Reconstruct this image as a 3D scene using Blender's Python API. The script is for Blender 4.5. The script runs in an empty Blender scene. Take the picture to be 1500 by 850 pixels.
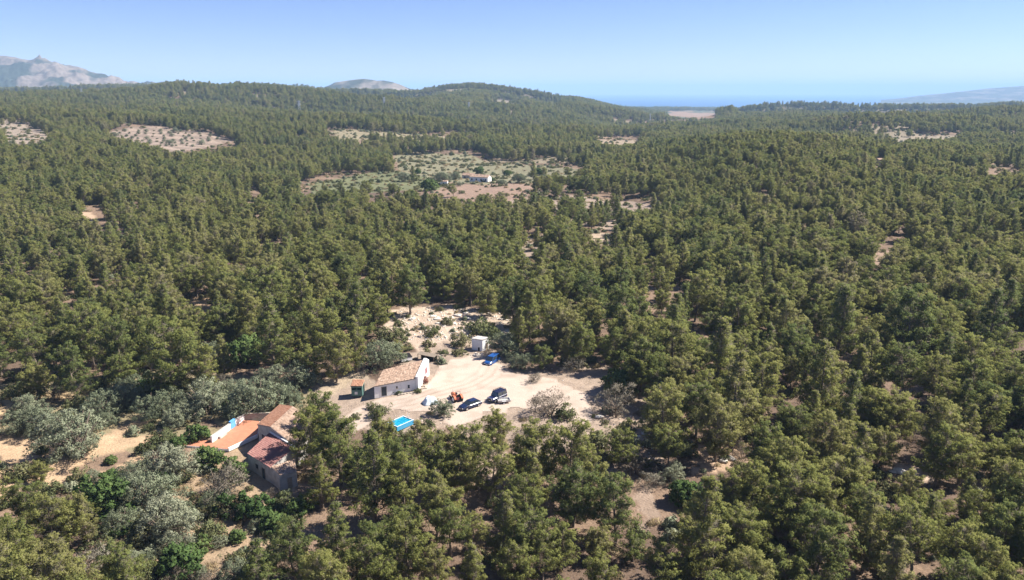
import bpy, math, random
import numpy as np
from mathutils import Vector, Matrix

R = math.radians
SC = bpy.context.scene
COL = SC.collection
random.seed(7)
RNG = np.random.default_rng(11)

# ------------------------------------------------------------------ camera, sky, sun, exposure
HC = 56.0                 # camera height above the yard
F = 1112.0                # focal length in photo pixels (1500 wide)
PITCH = R(14.7)
CX, CY = 750.0, 425.0
cam_d = bpy.data.cameras.new("camera")
cam = bpy.data.objects.new("camera", cam_d)
COL.objects.link(cam)
cam_d.sensor_width = 36.0
cam_d.lens = 36.0 * F / 1500.0
cam_d.clip_start = 1.0
cam_d.clip_end = 200000.0
cam.location = (0, 0, HC)
cam.rotation_euler = (math.pi / 2 - PITCH, 0, 0)
SC.camera = cam

SUN_EL, SUN_AZ = R(47), R(14)        # azimuth measured from +X (photo's right) towards +Y (away)
wd = bpy.data.worlds.new("World")
SC.world = wd
wd.use_nodes = True
nt = wd.node_tree
for n in list(nt.nodes):
    nt.nodes.remove(n)
sky = nt.nodes.new("ShaderNodeTexSky")
sky.sky_type = 'NISHITA'
sky.sun_disc = False
sky.sun_elevation = SUN_EL
sky.sun_rotation = math.pi / 2 - SUN_AZ
sky.air_density = 0.7
sky.dust_density = 0.0
sky.ozone_density = 4.0
sky.altitude = 0.0
bg = nt.nodes.new("ShaderNodeBackground")
bg.inputs[1].default_value = 0.067
wo = nt.nodes.new("ShaderNodeOutputWorld")
tint = nt.nodes.new("ShaderNodeMix"); tint.data_type = 'RGBA'; tint.blend_type = 'MULTIPLY'
tint.inputs['Factor'].default_value = 1.0
tint.inputs['B'].default_value = (0.86, 0.82, 1.03, 1)
nt.links.new(sky.outputs[0], tint.inputs['A'])
nt.links.new(tint.outputs['Result'], bg.inputs[0])
nt.links.new(bg.outputs[0], wo.inputs[0])

sun_d = bpy.data.lights.new("sun", 'SUN')
sun_d.energy = 5.0
sun_d.angle = R(0.53)
sun_d.color = (1.0, 0.945, 0.86)
sun = bpy.data.objects.new("sun", sun_d)
COL.objects.link(sun)
sdir = Vector((math.cos(SUN_EL) * math.cos(SUN_AZ), math.cos(SUN_EL) * math.sin(SUN_AZ), math.sin(SUN_EL)))
sun.rotation_euler = (-sdir).to_track_quat('-Z', 'Y').to_euler()
sun.location = sdir * 300

SC.view_settings.view_transform = 'Standard'
SC.view_settings.look = 'None'
SC.view_settings.exposure = 1.2
SC.view_settings.gamma = 1.0
SC.cycles.use_denoising = True
SC.cycles.max_bounces = 8
SC.cycles.diffuse_bounces = 6
SC.cycles.transparent_max_bounces = 8
SC.cycles.volume_bounces = 2
HAZE_DENSITY = 1.0e-4

# ------------------------------------------------------------------ projection helpers
FW = np.array([0, math.cos(PITCH), -math.sin(PITCH)])
UP = np.array([0, math.sin(PITCH), math.cos(PITCH)])
RT = np.array([1.0, 0, 0])
EYE = np.array([0, 0, HC])


def ray(px, py):
    return FW + RT * ((px - CX) / F) + UP * ((CY - py) / F)


def at_z(px, py, z):
    d = ray(px, py)
    return Vector(EYE + d * ((z - HC) / d[2]))


def at_depth(px, py, Y):
    d = ray(px, py)
    return Vector(EYE + d * (Y / d[1]))


def project(x, y, z):
    x, y, z = np.asarray(x, float), np.asarray(y, float), np.asarray(z, float) - HC
    dep = np.maximum(y * FW[1] + z * FW[2], 0.01)
    u = y * UP[1] + z * UP[2]
    return CX + F * x / dep, CY - F * u / dep, dep


# ------------------------------------------------------------------ noise + terrain height
def vnoise(x, y, seed=0):
    x = np.asarray(x, float); y = np.asarray(y, float)
    ix, iy = np.floor(x), np.floor(y)
    fx, fy = x - ix, y - iy
    fx = fx * fx * (3 - 2 * fx); fy = fy * fy * (3 - 2 * fy)

    def h(a, b):
        v = np.sin(a * 127.1 + b * 311.7 + seed * 74.7) * 43758.5453
        return v - np.floor(v)
    return (h(ix, iy) * (1 - fx) + h(ix + 1, iy) * fx) * (1 - fy) + (h(ix, iy + 1) * (1 - fx) + h(ix + 1, iy + 1) * fx) * fy


def fbm(x, y, seed=0, o=4):
    s, a, t = 0, 0.5, 0
    for i in range(o):
        s = s + a * vnoise(x * 2 ** i, y * 2 ** i, seed + i * 3.7)
        t += a
        a *= 0.5
    return s / t


S = 0.9
T_Y = [40, 100, 150, 200, 300, 450, 600, 800, 1000, 1400, 2000, 2800, 3600, 5000, 8000, 12000, 18000]
T_PX = [-500, 0, 250, 500, 600, 700, 800, 860, 900, 1000, 1100, 1300, 1500, 2000]
T_Z = [
    [0, 0, 0, 2, 8, 18, 30, 35, 40, 50, 65, 88, 90, 110, 60, -150, -260],
    [0, -1, -1, 0, 4, 12, 22, 32, 35, 46, 62, 84, 70, 60, 20, -150, -260],
    [0, -2, -1, 0, 2, 7, 12, 20, 24, 40, 62, 84, 60, 40, 0, -150, -260],
    [0, -2, -1, 0, 0, 0, 2, 8, 12, 24, 45, 76, 60, 30, 0, -150, -260],
    [0, -2, 0, 0, 0, 0, 0, 5, 8, 19, 42, 74, 60, 25, -10, -160, -260],
    [0, -2, 0, 0, 0, 0, -2, 2, 5, 15, 42, 86, 60, 20, -20, -160, -260],
    [0, -2, 0, 0, 0, 0, -2, 2, 0, 8, 28, 48, 20, -20, -118, -200, -260],
    [0, -2, 0, 0, 0, 0, -1, 0, -2, 0, 8, 14, -10, -40, -120, -200, -260],
    [0, -2, 0, 0, 0, -1, 0, -2, -5, -6, -6, -8, -26, -52, -122, -200, -262],
    [0, -2, 0, 0, 1, 5, 9, 2, -6, -12, -22, -39, -48, -58, -122, -200, -262],
    [0, -2, 0, 1, 4, 14, 17, 4, -6, -2, 12, 10, -50, -64, -122, -200, -262],
    [0, -1, 0, 2, 5, 11, 11, 0, 3, 13, 22, 18, -50, -64, -122, -200, -262],
    [0, 0, 1, 3, 5, 8, 6, 2, 8, 18, 28, 26, -20, -64, -122, -200, -262],
    [0, 0, 1, 3, 5, 8, 6, 2, 8, 18, 28, 26, -20, -64, -122, -200, -262]]


def catmull(xs, ys, xq):
    xs = np.asarray(xs, float); ys = np.asarray(ys, float)
    m = np.gradient(ys, xs, axis=0)
    i = np.clip(np.searchsorted(xs, xq) - 1, 0, len(xs) - 2)
    h = xs[i + 1] - xs[i]
    t = ((xq - xs[i]) / h)
    sh = (slice(None),) + (None,) * (ys.ndim - 1)
    t = t[sh]; h = h[sh]
    return ((2 * t ** 3 - 3 * t ** 2 + 1) * ys[i] + (t ** 3 - 2 * t ** 2 + t) * h * m[i]
            + (-2 * t ** 3 + 3 * t ** 2) * ys[i + 1] + (t ** 3 - t ** 2) * h * m[i + 1])


L0, L1 = math.log(40), math.log(18000)
NQ, NP = 420, 300
_q = np.linspace(L0, L1, NQ)
_tab = catmull(np.log(T_Y), np.array(T_Z, float).T, _q)            # NQ x npx
_pq = np.linspace(T_PX[0], T_PX[-1], NP)
TAB = catmull(T_PX, _tab.T, _pq).T                                 # NQ x NP
CREST = [(-500, 128), (0, 127), (120, 125), (180, 122), (230, 121), (270, 117.5), (300, 122), (340, 126), (380, 118), (420, 118), (470, 124), (520, 128), (575, 131), (610, 132), (640, 124), (665, 119), (690, 117), (730, 121), (770, 128),
         (800, 134), (840, 143), (880, 151), (930, 157), (1010, 165), (1050, 155), (1100, 153), (1140, 150), (1200, 151), (1260, 154), (1330, 153), (1400, 151), (1440, 149), (1500, 149), (2000, 148)]
_cz = 62 - (np.interp(_pq, [c[0] for c in CREST], [c[1] for c in CREST]) + 8.5 - 128) * 2800 / 1112
_row = np.array([np.interp(math.log(2800), _q, TAB[:, j]) for j in range(NP)])
_crest_y = np.interp(_pq, [c[0] for c in CREST], [c[1] for c in CREST])
_hill = np.interp(_pq, [820, 850, 1040, 1070], [1, 0, 0, 1])
TAB = TAB + ((_cz - _row) * _hill)[None, :] * np.exp(-((_q - math.log(2800)) / 0.13) ** 2)[:, None]
_Y = np.exp(_q)[:, None]
_cap = 62 - (_crest_y[None, :] + 15 - 128) * _Y / 1112 - 6
_sel = (np.abs(_q - math.log(2800)) > 0.12) & (_Y[:, 0] > 900) & (_Y[:, 0] < 7000)
_cap = _cap + (1 - _hill)[None, :] * 400
TAB[_sel] = np.minimum(TAB[_sel], _cap[_sel])


def height(x, y):
    x = np.asarray(x, float) / S; y = np.asarray(y, float) / S
    Y = np.clip(y, 40.01, 17990)
    px = np.clip(CX + F * x / Y, T_PX[0] + 0.01, T_PX[-1] - 0.01)
    a = (np.log(Y) - L0) / (L1 - L0) * (NQ - 1)
    b = (px - T_PX[0]) / (T_PX[-1] - T_PX[0]) * (NP - 1)
    i = a.astype(int); j = b.astype(int)
    i = np.minimum(i, NQ - 2); j = np.minimum(j, NP - 2)
    a = a - i; b = b - j
    z = (TAB[i, j] * (1 - a) + TAB[i + 1, j] * a) * (1 - b) + (TAB[i, j + 1] * (1 - a) + TAB[i + 1, j + 1] * a) * b
    far = np.clip((Y - 260) / 500, 0, 1)
    z = z + (fbm(x / 170, y / 120, 3, 3) - 0.5) * 17 * far + (fbm(x / 520 + 3, y / 330, 13, 3) - 0.5) * 78 * (1 - 0.9 * np.exp(-((np.log(Y) - math.log(2800)) / 0.28) ** 2)) * np.clip((Y - 800) / 600, 0, 1) * np.clip((5200 - Y) / 2000, 0, 1)
    near = np.clip((np.abs(Y - 160) - 60) / 60, 0, 1)
    z = z + (fbm(x / 25, y / 25, 9, 3) - 0.5) * 1.6 * near * np.clip(3000 / Y, 0, 1)
    z = z + (fbm(x / 4, y / 4, 5, 2) - 0.5) * 0.35 * near * (Y < 900)
    return HC - S * (62 - z)


def hz(x, y):
    return float(height(np.array([x]), np.array([y]))[0])


_ts = np.exp(np.linspace(math.log(60), math.log(16000), 1600))


def at(px, py, off=0.0):
    d = ray(px, py); d = d / d[1]
    p = EYE[None, :] + d[None, :] * _ts[:, None]
    g = p[:, 2] - height(p[:, 0], p[:, 1]) - off
    k = int(np.argmax(g < 0)) if (g < 0).any() else len(_ts) - 1
    k = max(k, 1)
    t = _ts[k - 1] + (_ts[k] - _ts[k - 1]) * g[k - 1] / (g[k - 1] - g[k] + 1e-9)
    q = EYE + d * t
    return Vector((q[0], q[1], q[2] - off))


def in_poly(px, py, poly):
    px = np.asarray(px); py = np.asarray(py)
    c = np.zeros(px.shape, bool)
    n = len(poly)
    for i in range(n):
        x0, y0 = poly[i]; x1, y1 = poly[(i + 1) % n]
        if y0 == y1:
            continue
        m = ((y0 > py) != (y1 > py)) & (px < (x1 - x0) * (py - y0) / (y1 - y0) + x0)
        c ^= m
    return c


# ------------------------------------------------------------------ materials
def newmat(name):
    m = bpy.data.materials.new(name)
    m.use_nodes = True
    t = m.node_tree
    for n in list(t.nodes):
        t.nodes.remove(n)
    o = t.nodes.new("ShaderNodeOutputMaterial")
    return m, t, o


def N(t, typ, **kw):
    n = t.nodes.new(typ)
    for k, v in kw.items():
        setattr(n, k, v)
    return n


def noise(t, scale, detail=4, rough=0.6, coord='Object'):
    tc = N(t, "ShaderNodeTexCoord")
    n = N(t, "ShaderNodeTexNoise")
    n.inputs['Scale'].default_value = scale
    n.inputs['Detail'].default_value = detail
    n.inputs['Roughness'].default_value = rough
    t.links.new(tc.outputs[coord], n.inputs['Vector'])
    return n


def ramp(t, src, stops):
    r = N(t, "ShaderNodeValToRGB")
    el = r.color_ramp.elements
    while len(el) < len(stops):
        el.new(0.5)
    for e, (p, c) in zip(el, stops):
        e.position = p
        e.color = (c[0], c[1], c[2], 1)
    t.links.new(src, r.inputs[0])
    return r


def mat_simple(name, col, rough=0.8, var=0.15, scale=3.0, metal=0.0, bump=0.0, spec=0.3):
    m, t, o = newmat(name)
    b = N(t, "ShaderNodeBsdfPrincipled")
    n = noise(t, scale)
    lo = [c * (1 - var) for c in col]; hi = [min(1, c * (1 + var)) for c in col]
    r = ramp(t, n.outputs[0], [(0.3, lo), (0.7, hi)])
    t.links.new(r.outputs[0], b.inputs['Base Color'])
    b.inputs['Roughness'].default_value = rough
    b.inputs['Metallic'].default_value = metal
    b.inputs['Specular IOR Level'].default_value = spec
    if bump:
        bp = N(t, "ShaderNodeBump"); bp.inputs['Strength'].default_value = bump
        bp.inputs['Distance'].default_value = 0.1
        t.links.new(n.outputs[0], bp.inputs['Height'])
        t.links.new(bp.outputs[0], b.inputs['Normal'])
    t.links.new(b.outputs[0], o.inputs[0])
    return m


def mat_attr(name, rough=0.9, scale=0.9, var=0.35, bump=0.4, fine=9.0):
    """albedo comes from the mesh's 'soil' colour, broken up by noise"""
    m, t, o = newmat(name)
    b = N(t, "ShaderNodeBsdfPrincipled")
    a = N(t, "ShaderNodeAttribute"); a.attribute_name = 'soil'
    n1 = noise(t, scale, 6, 0.65)
    n2 = noise(t, fine, 3, 0.6)
    mx = N(t, "ShaderNodeMath", operation='ADD')
    t.links.new(n1.outputs[0], mx.inputs[0]); t.links.new(n2.outputs[0], mx.inputs[1])
    mr = N(t, "ShaderNodeMapRange")
    mr.inputs['From Min'].default_value = 0.6; mr.inputs['From Max'].default_value = 1.4
    mr.inputs['To Min'].default_value = 1 - var; mr.inputs['To Max'].default_value = 1 + var
    t.links.new(mx.outputs[0], mr.inputs[0])
    mul = N(t, "ShaderNodeMix", data_type='RGBA', blend_type='MULTIPLY')
    mul.inputs['Factor'].default_value = 1.0
    t.links.new(a.outputs['Color'], mul.inputs['A'])
    t.links.new(mr.outputs[0], mul.inputs['B'])
    t.links.new(mul.outputs['Result'], b.inputs['Base Color'])
    b.inputs['Roughness'].default_value = rough
    b.inputs['Specular IOR Level'].default_value = 0.15
    if bump:
        bp = N(t, "ShaderNodeBump"); bp.inputs['Strength'].default_value = bump
        bp.inputs['Distance'].default_value = 0.25
        t.links.new(mx.outputs[0], bp.inputs['Height'])
        t.links.new(bp.outputs[0], b.inputs['Normal'])
    t.links.new(b.outputs[0], o.inputs[0])
    return m


def mat_leaf(name, stops, transl=0.25):
    """foliage: hue by tree (random) and by clump (tone attribute)"""
    m, t, o = newmat(name)
    oi = N(t, "ShaderNodeObjectInfo")
    a = N(t, "ShaderNodeAttribute"); a.attribute_name = 'tone'
    nz = N(t, "ShaderNodeTexNoise"); nz.inputs['Scale'].default_value = 0.012; nz.inputs['Detail'].default_value = 3
    t.links.new(oi.outputs['Location'], nz.inputs['Vector'])
    m0 = N(t, "ShaderNodeMath", operation='MULTIPLY_ADD'); m0.inputs[1].default_value = 0.9; m0.inputs[2].default_value = -0.45
    t.links.new(nz.outputs[0], m0.inputs[0])
    ma = N(t, "ShaderNodeMath", operation='MULTIPLY_ADD'); ma.inputs[1].default_value = 0.6
    t.links.new(oi.outputs['Random'], ma.inputs[0]); t.links.new(m0.outputs[0], ma.inputs[2])
    mb = N(t, "ShaderNodeMath", operation='MULTIPLY_ADD'); mb.inputs[1].default_value = 0.4
    t.links.new(a.outputs['Fac'], mb.inputs[0]); t.links.new(ma.outputs[0], mb.inputs[2])
    r = ramp(t, mb.outputs[0], stops)
    d = N(t, "ShaderNodeBsdfDiffuse"); tr = N(t, "ShaderNodeBsdfTranslucent")
    t.links.new(r.outputs[0], d.inputs[0]); t.links.new(r.outputs[0], tr.inputs[0])
    mx = N(t, "ShaderNodeMixShader"); mx.inputs[0].default_value = transl
    t.links.new(d.outputs[0], mx.inputs[1]); t.links.new(tr.outputs[0], mx.inputs[2])
    t.links.new(mx.outputs[0], o.inputs[0])
    return m


M = {}
M['needles'] = mat_leaf('pine_needles', [(0.05, (0.140, 0.180, 0.070)), (0.3, (0.205, 0.232, 0.078)), (0.55, (0.275, 0.285, 0.090)),
                                          (0.85, (0.315, 0.300, 0.120)), (1.0, (0.300, 0.260, 0.200))], 0.52)
M['olive'] = mat_leaf('olive_leaves', [(0.15, (0.17, 0.195, 0.12)), (0.5, (0.235, 0.26, 0.165)), (0.85, (0.30, 0.31, 0.21))])
M['broad'] = mat_leaf('broad_leaves', [(0.15, (0.06, 0.10, 0.035)), (0.5, (0.10, 0.15, 0.05)), (0.85, (0.16, 0.20, 0.07))])
M['maquis'] = mat_leaf('maquis_leaves', [(0.15, (0.10, 0.115, 0.055)), (0.5, (0.15, 0.165, 0.075)), (0.85, (0.21, 0.195, 0.10))])
M['grey'] = mat_leaf('grey_twigs', [(0.15, (0.18, 0.15, 0.115)), (0.5, (0.24, 0.21, 0.165)), (0.85, (0.28, 0.26, 0.20))])
M['straw'] = mat_leaf('dry_grass', [(0.15, (0.28, 0.22, 0.12)), (0.5, (0.36, 0.28, 0.16)), (0.85, (0.40, 0.32, 0.20))])
M['russet'] = mat_leaf('russet_leaves', [(0.15, (0.22, 0.09, 0.07)), (0.5, (0.28, 0.12, 0.09)), (0.85, (0.26, 0.17, 0.10))])
M['bark'] = mat_simple('bark', (0.20, 0.155, 0.12), 0.95, 0.35, 4.0)
M['ground'] = mat_attr('earth', scale=0.5, var=0.40, bump=0.6, fine=3.2)
M['gravel'] = mat_attr('pale_gravel', scale=0.35, var=0.16, bump=0.35, fine=6.0)
M['rock'] = mat_attr('mountain_rock', scale=0.012, var=0.55, bump=0.0, fine=0.05)
M['white'] = mat_simple('whitewash', (0.78, 0.77, 0.75), 0.9, 0.10, 1.5)
M['oldwhite'] = mat_simple('weathered_plaster', (0.44, 0.41, 0.375), 0.9, 0.25, 1.3)
M['stone'] = mat_simple('rough_stone', (0.36, 0.31, 0.25), 0.95, 0.35, 5.0, bump=0.6)
M['lime'] = mat_simple('limestone', (0.58, 0.53, 0.46), 0.95, 0.2, 3.0, bump=0.4)
M['darkdoor'] = mat_simple('dark_door', (0.035, 0.045, 0.055), 0.6, 0.2)
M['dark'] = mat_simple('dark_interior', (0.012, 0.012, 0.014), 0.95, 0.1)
M['bluepaint'] = mat_simple('blue_paint', (0.12, 0.36, 0.68), 0.6, 0.12)
M['greenpaint'] = mat_simple('green_paint', (0.10, 0.19, 0.16), 0.7, 0.25)
M['maroon'] = mat_simple('maroon_paint', (0.22, 0.05, 0.06), 0.6, 0.2)
M['wood'] = mat_simple('weathered_wood', (0.30, 0.24, 0.18), 0.9, 0.3, 6)
M['terrace'] = mat_simple('terracotta_paving', (0.44, 0.19, 0.11), 0.8, 0.13, 1.2)
M['pink'] = mat_simple('pink_red_sheet', (0.42, 0.18, 0.15), 0.8, 0.15, 0.9)
M['steel'] = mat_simple('grey_steel', (0.45, 0.46, 0.47), 0.5, 0.1, 2, metal=0.3)
M['navy'] = mat_simple('navy_car_paint', (0.012, 0.020, 0.060), 0.22, 0.1, 2, spec=0.6)
M['vanblue'] = mat_simple('blue_car_paint', (0.015, 0.075, 0.26), 0.25, 0.1, 2, spec=0.6)
M['jeepblue'] = mat_simple('dark_blue_paint', (0.015, 0.018, 0.065), 0.35, 0.1, 2, spec=0.5)
M['glass'] = mat_simple('tinted_glass', (0.03, 0.04, 0.05), 0.05, 0.0, 1, spec=0.9)
M['tyre'] = mat_simple('rubber', (0.02, 0.02, 0.02), 0.9, 0.1)
M['rim'] = mat_simple('wheel_rim', (0.5, 0.5, 0.5), 0.35, 0.05, metal=0.6)
M['whitemetal'] = mat_simple('white_metal', (0.7, 0.69, 0.67), 0.5, 0.08)
M['lamp'] = mat_simple('lamp_glass', (0.7, 0.72, 0.75), 0.15, 0.0, spec=0.8)
M['orange'] = mat_simple('orange_paint', (0.55, 0.17, 0.08), 0.5, 0.15)
M['tarp'] = mat_simple('pale_tarpaulin', (0.62, 0.70, 0.74), 0.6, 0.2, 1.5)
M['poolside'] = mat_simple('pool_liner', (0.06, 0.30, 0.50), 0.6, 0.1)
m, t, o = newmat('pool_water')
b = N(t, "ShaderNodeBsdfPrincipled")
n = noise(t, 2.2, 3)
r = ramp(t, n.outputs[0], [(0.35, (0.0, 0.19, 0.33)), (0.55, (0.01, 0.29, 0.42)), (0.7, (0.12, 0.46, 0.56))])
t.links.new(r.outputs[0], b.inputs['Base Color'])
b.inputs['Roughness'].default_value = 0.12
bp = N(t, "ShaderNodeBump"); bp.inputs['Strength'].default_value = 0.3
t.links.new(n.outputs[0], bp.inputs['Height']); t.links.new(bp.outputs[0], b.inputs['Normal'])
t.links.new(b.outputs[0], o.inputs[0])
M['water'] = m
m, t, o = newmat('sea_water')
b = N(t, "ShaderNodeBsdfPrincipled")
n = noise(t, 0.0004, 5)
r = ramp(t, n.outputs[0], [(0.35, (0.008, 0.085, 0.23)), (0.7, (0.012, 0.11, 0.27))])
t.links.new(r.outputs[0], b.inputs['Base Color'])
b.inputs['Roughness'].default_value = 0.55
b.inputs['Specular IOR Level'].default_value = 0.25
t.links.new(b.outputs[0], o.inputs[0])
M['sea'] = m


def mat_tiles(name, stops):
    m, t, o = newmat(name)
    b = N(t, "ShaderNodeBsdfPrincipled")
    a = N(t, "ShaderNodeAttribute"); a.attribute_name = 'tone'
    n = noise(t, 1.1, 5, 0.7)
    ad = N(t, "ShaderNodeMath", operation='MULTIPLY_ADD'); ad.inputs[1].default_value = 0.45
    t.links.new(a.outputs['Fac'], ad.inputs[0])
    sc_ = N(t, "ShaderNodeMath", operation='MULTIPLY'); sc_.inputs[1].default_value = 0.55
    t.links.new(n.outputs[0], sc_.inputs[0]); t.links.new(sc_.outputs[0], ad.inputs[2])
    r = ramp(t, ad.outputs[0], stops)
    t.links.new(r.outputs[0], b.inputs['Base Color'])
    b.inputs['Roughness'].default_value = 0.9
    b.inputs['Specular IOR Level'].default_value = 0.15
    t.links.new(b.outputs[0], o.inputs[0])
    return m


M['oldtile'] = mat_tiles('old_roof_tiles', [(0.15, (0.19, 0.13, 0.10)), (0.42, (0.34, 0.235, 0.17)), (0.62, (0.42, 0.29, 0.21)), (0.85, (0.48, 0.38, 0.29))])
M['newtile'] = mat_tiles('terracotta_tiles', [(0.2, (0.30, 0.15, 0.09)), (0.8, (0.42, 0.23, 0.15))])
M['pinktile'] = mat_tiles('red_pink_tiles', [(0.2, (0.20, 0.095, 0.085)), (0.45, (0.27, 0.13, 0.115)), (0.8, (0.33, 0.185, 0.155))])


# ------------------------------------------------------------------ object helpers
def tag(o, label=None, cat=None, group=None, kind=None):
    if label: o['label'] = label
    if cat: o['category'] = cat
    if group: o['group'] = group
    if kind: o['kind'] = kind
    return o


def empty(name, loc=(0, 0, 0), rz=0.0, scale=1.0):
    o = bpy.data.objects.new(name, None)
    COL.objects.link(o)
    o.location = loc; o.rotation_euler = (0, 0, rz); o.scale = (scale,) * 3
    o.empty_display_size = 0.5
    return o


def thing(name, label, cat, loc=(0, 0, 0), rz=0.0, group=None, scale=1.0):
    return tag(empty(name, loc, rz, scale), label, cat, group)


def mesh_np(name, v, f, mats, mi=None, smooth=False, tone=None, soil=None, nor=None):
    """v (n,3), f (m,4) or (m,3) numpy"""
    me = bpy.data.meshes.new(name)
    v = np.asarray(v, np.float32); f = np.asarray(f, np.int32)
    k = f.shape[1]
    me.vertices.add(len(v)); me.vertices.foreach_set('co', v.ravel())
    me.loops.add(f.size); me.loops.foreach_set('vertex_index', f.ravel())
    me.polygons.add(len(f))
    me.polygons.foreach_set('loop_start', np.arange(0, f.size, k, dtype=np.int32))
    if mi is not None:
        me.polygons.foreach_set('material_index', np.asarray(mi, np.int32))
    if smooth:
        me.polygons.foreach_set('use_smooth', np.ones(len(f), bool))
    for m_ in mats:
        me.materials.append(m_)
    if tone is not None:
        a = me.attributes.new('tone', 'FLOAT', 'FACE'); a.data.foreach_set('value', np.asarray(tone, np.float32))
    if soil is not None:
        a = me.attributes.new('soil', 'FLOAT_COLOR', 'POINT')
        c = np.ones((len(v), 4), np.float32); c[:, :3] = soil
        a.data.foreach_set('color', c.ravel())
    me.update(calc_edges=True)
    if nor is not None:
        me.normals_split_custom_set_from_vertices(np.asarray(nor, np.float32).tolist())
    return me


def link(name, me, parent=None):
    o = bpy.data.objects.new(name, me)
    COL.objects.link(o)
    if parent is not None: o.parent = parent
    return o


class MB:
    def __init__(s):
        s.v, s.f = [], []

    def add(s, vs, fs):
        b = len(s.v)
        s.v += [tuple(p) for p in vs]
        s.f += [tuple(i + b for i in f) for f in fs]
        return s

    def prism(s, bot, top):
        n = len(bot)
        fs = [tuple(range(n - 1, -1, -1)), tuple(range(n, 2 * n))]
        fs += [(i, (i + 1) % n, n + (i + 1) % n, n + i) for i in range(n)]
        return s.add(list(bot) + list(top), fs)

    def box(s, c, sz, rz=0.0):
        x, y, z = sz[0] / 2, sz[1] / 2, sz[2] / 2
        cs, sn = math.cos(rz), math.sin(rz)
        P = [(c[0] + a * cs - b * sn, c[1] + a * sn + b * cs) for a, b in ((-x, -y), (x, -y), (x, y), (-x, y))]
        return s.prism([(p[0], p[1], c[2] - z) for p in P], [(p[0], p[1], c[2] + z) for p in P])

    def tube(s, p0, p1, r0, r1, n=6, cap=True):
        p0, p1 = Vector(p0), Vector(p1)
        d = (p1 - p0).normalized()
        a = d.orthogonal().normalized(); b_ = d.cross(a)
        A = [p0 + (a * math.cos(2 * math.pi * i / n) + b_ * math.sin(2 * math.pi * i / n)) * r0 for i in range(n)]
        B = [p1 + (a * math.cos(2 * math.pi * i / n) + b_ * math.sin(2 * math.pi * i / n)) * r1 for i in range(n)]
        fs = [(i, (i + 1) % n, n + (i + 1) % n, n + i) for i in range(n)]
        if cap: fs += [tuple(range(n - 1, -1, -1)), tuple(range(n, 2 * n))]
        return s.add(A + B, fs)

    def loft(s, secs):
        n = len(secs[0]); vs = [p for q in secs for p in q]; fs = []
        for k in range(len(secs) - 1):
            for i in range(n):
                fs.append((k * n + i, k * n + (i + 1) % n, (k + 1) * n + (i + 1) % n, (k + 1) * n + i))
        fs += [tuple(range(n - 1, -1, -1)), tuple(range((len(secs) - 1) * n, len(secs) * n))]
        return s.add(vs, fs)

    def build(s, name, mat, parent=None, smooth=False):
        me = bpy.data.meshes.new(name)
        me.from_pydata(s.v, [], s.f)
        me.materials.append(mat)
        if smooth:
            me.polygons.foreach_set('use_smooth', np.ones(len(me.polygons), bool))
        me.update()
        return link(name, me, parent)


# ------------------------------------------------------------------ layout, in photo pixels on the ground
YARD = [(498, 606), (520, 592), (548, 582), (580, 579), (613, 575), (622, 563), (632, 548), (640, 536), (655, 528), (676, 524), (694, 519), (712, 519),
        (735, 535), (752, 547), (790, 553), (822, 558), (850, 572), (868, 586), (872, 604), (866, 622), (842, 618), (818, 606), (790, 600), (766, 604),
        (748, 598), (740, 612), (716, 606), (694, 616), (664, 628), (650, 622), (648, 608), (622, 604), (600, 606), (580, 600), (560, 606), (540, 620), (520, 630), (500, 622)]
TAN = (0.34, 0.255, 0.175); PALE = (0.25, 0.20, 0.155); RED = (0.24, 0.165, 0.12); GREENF = (0.135, 0.14, 0.07)
SCRUB = (0.26, 0.20, 0.155); PINKT = (0.235, 0.18, 0.14); OCHRE = (0.40, 0.29, 0.17)
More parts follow.
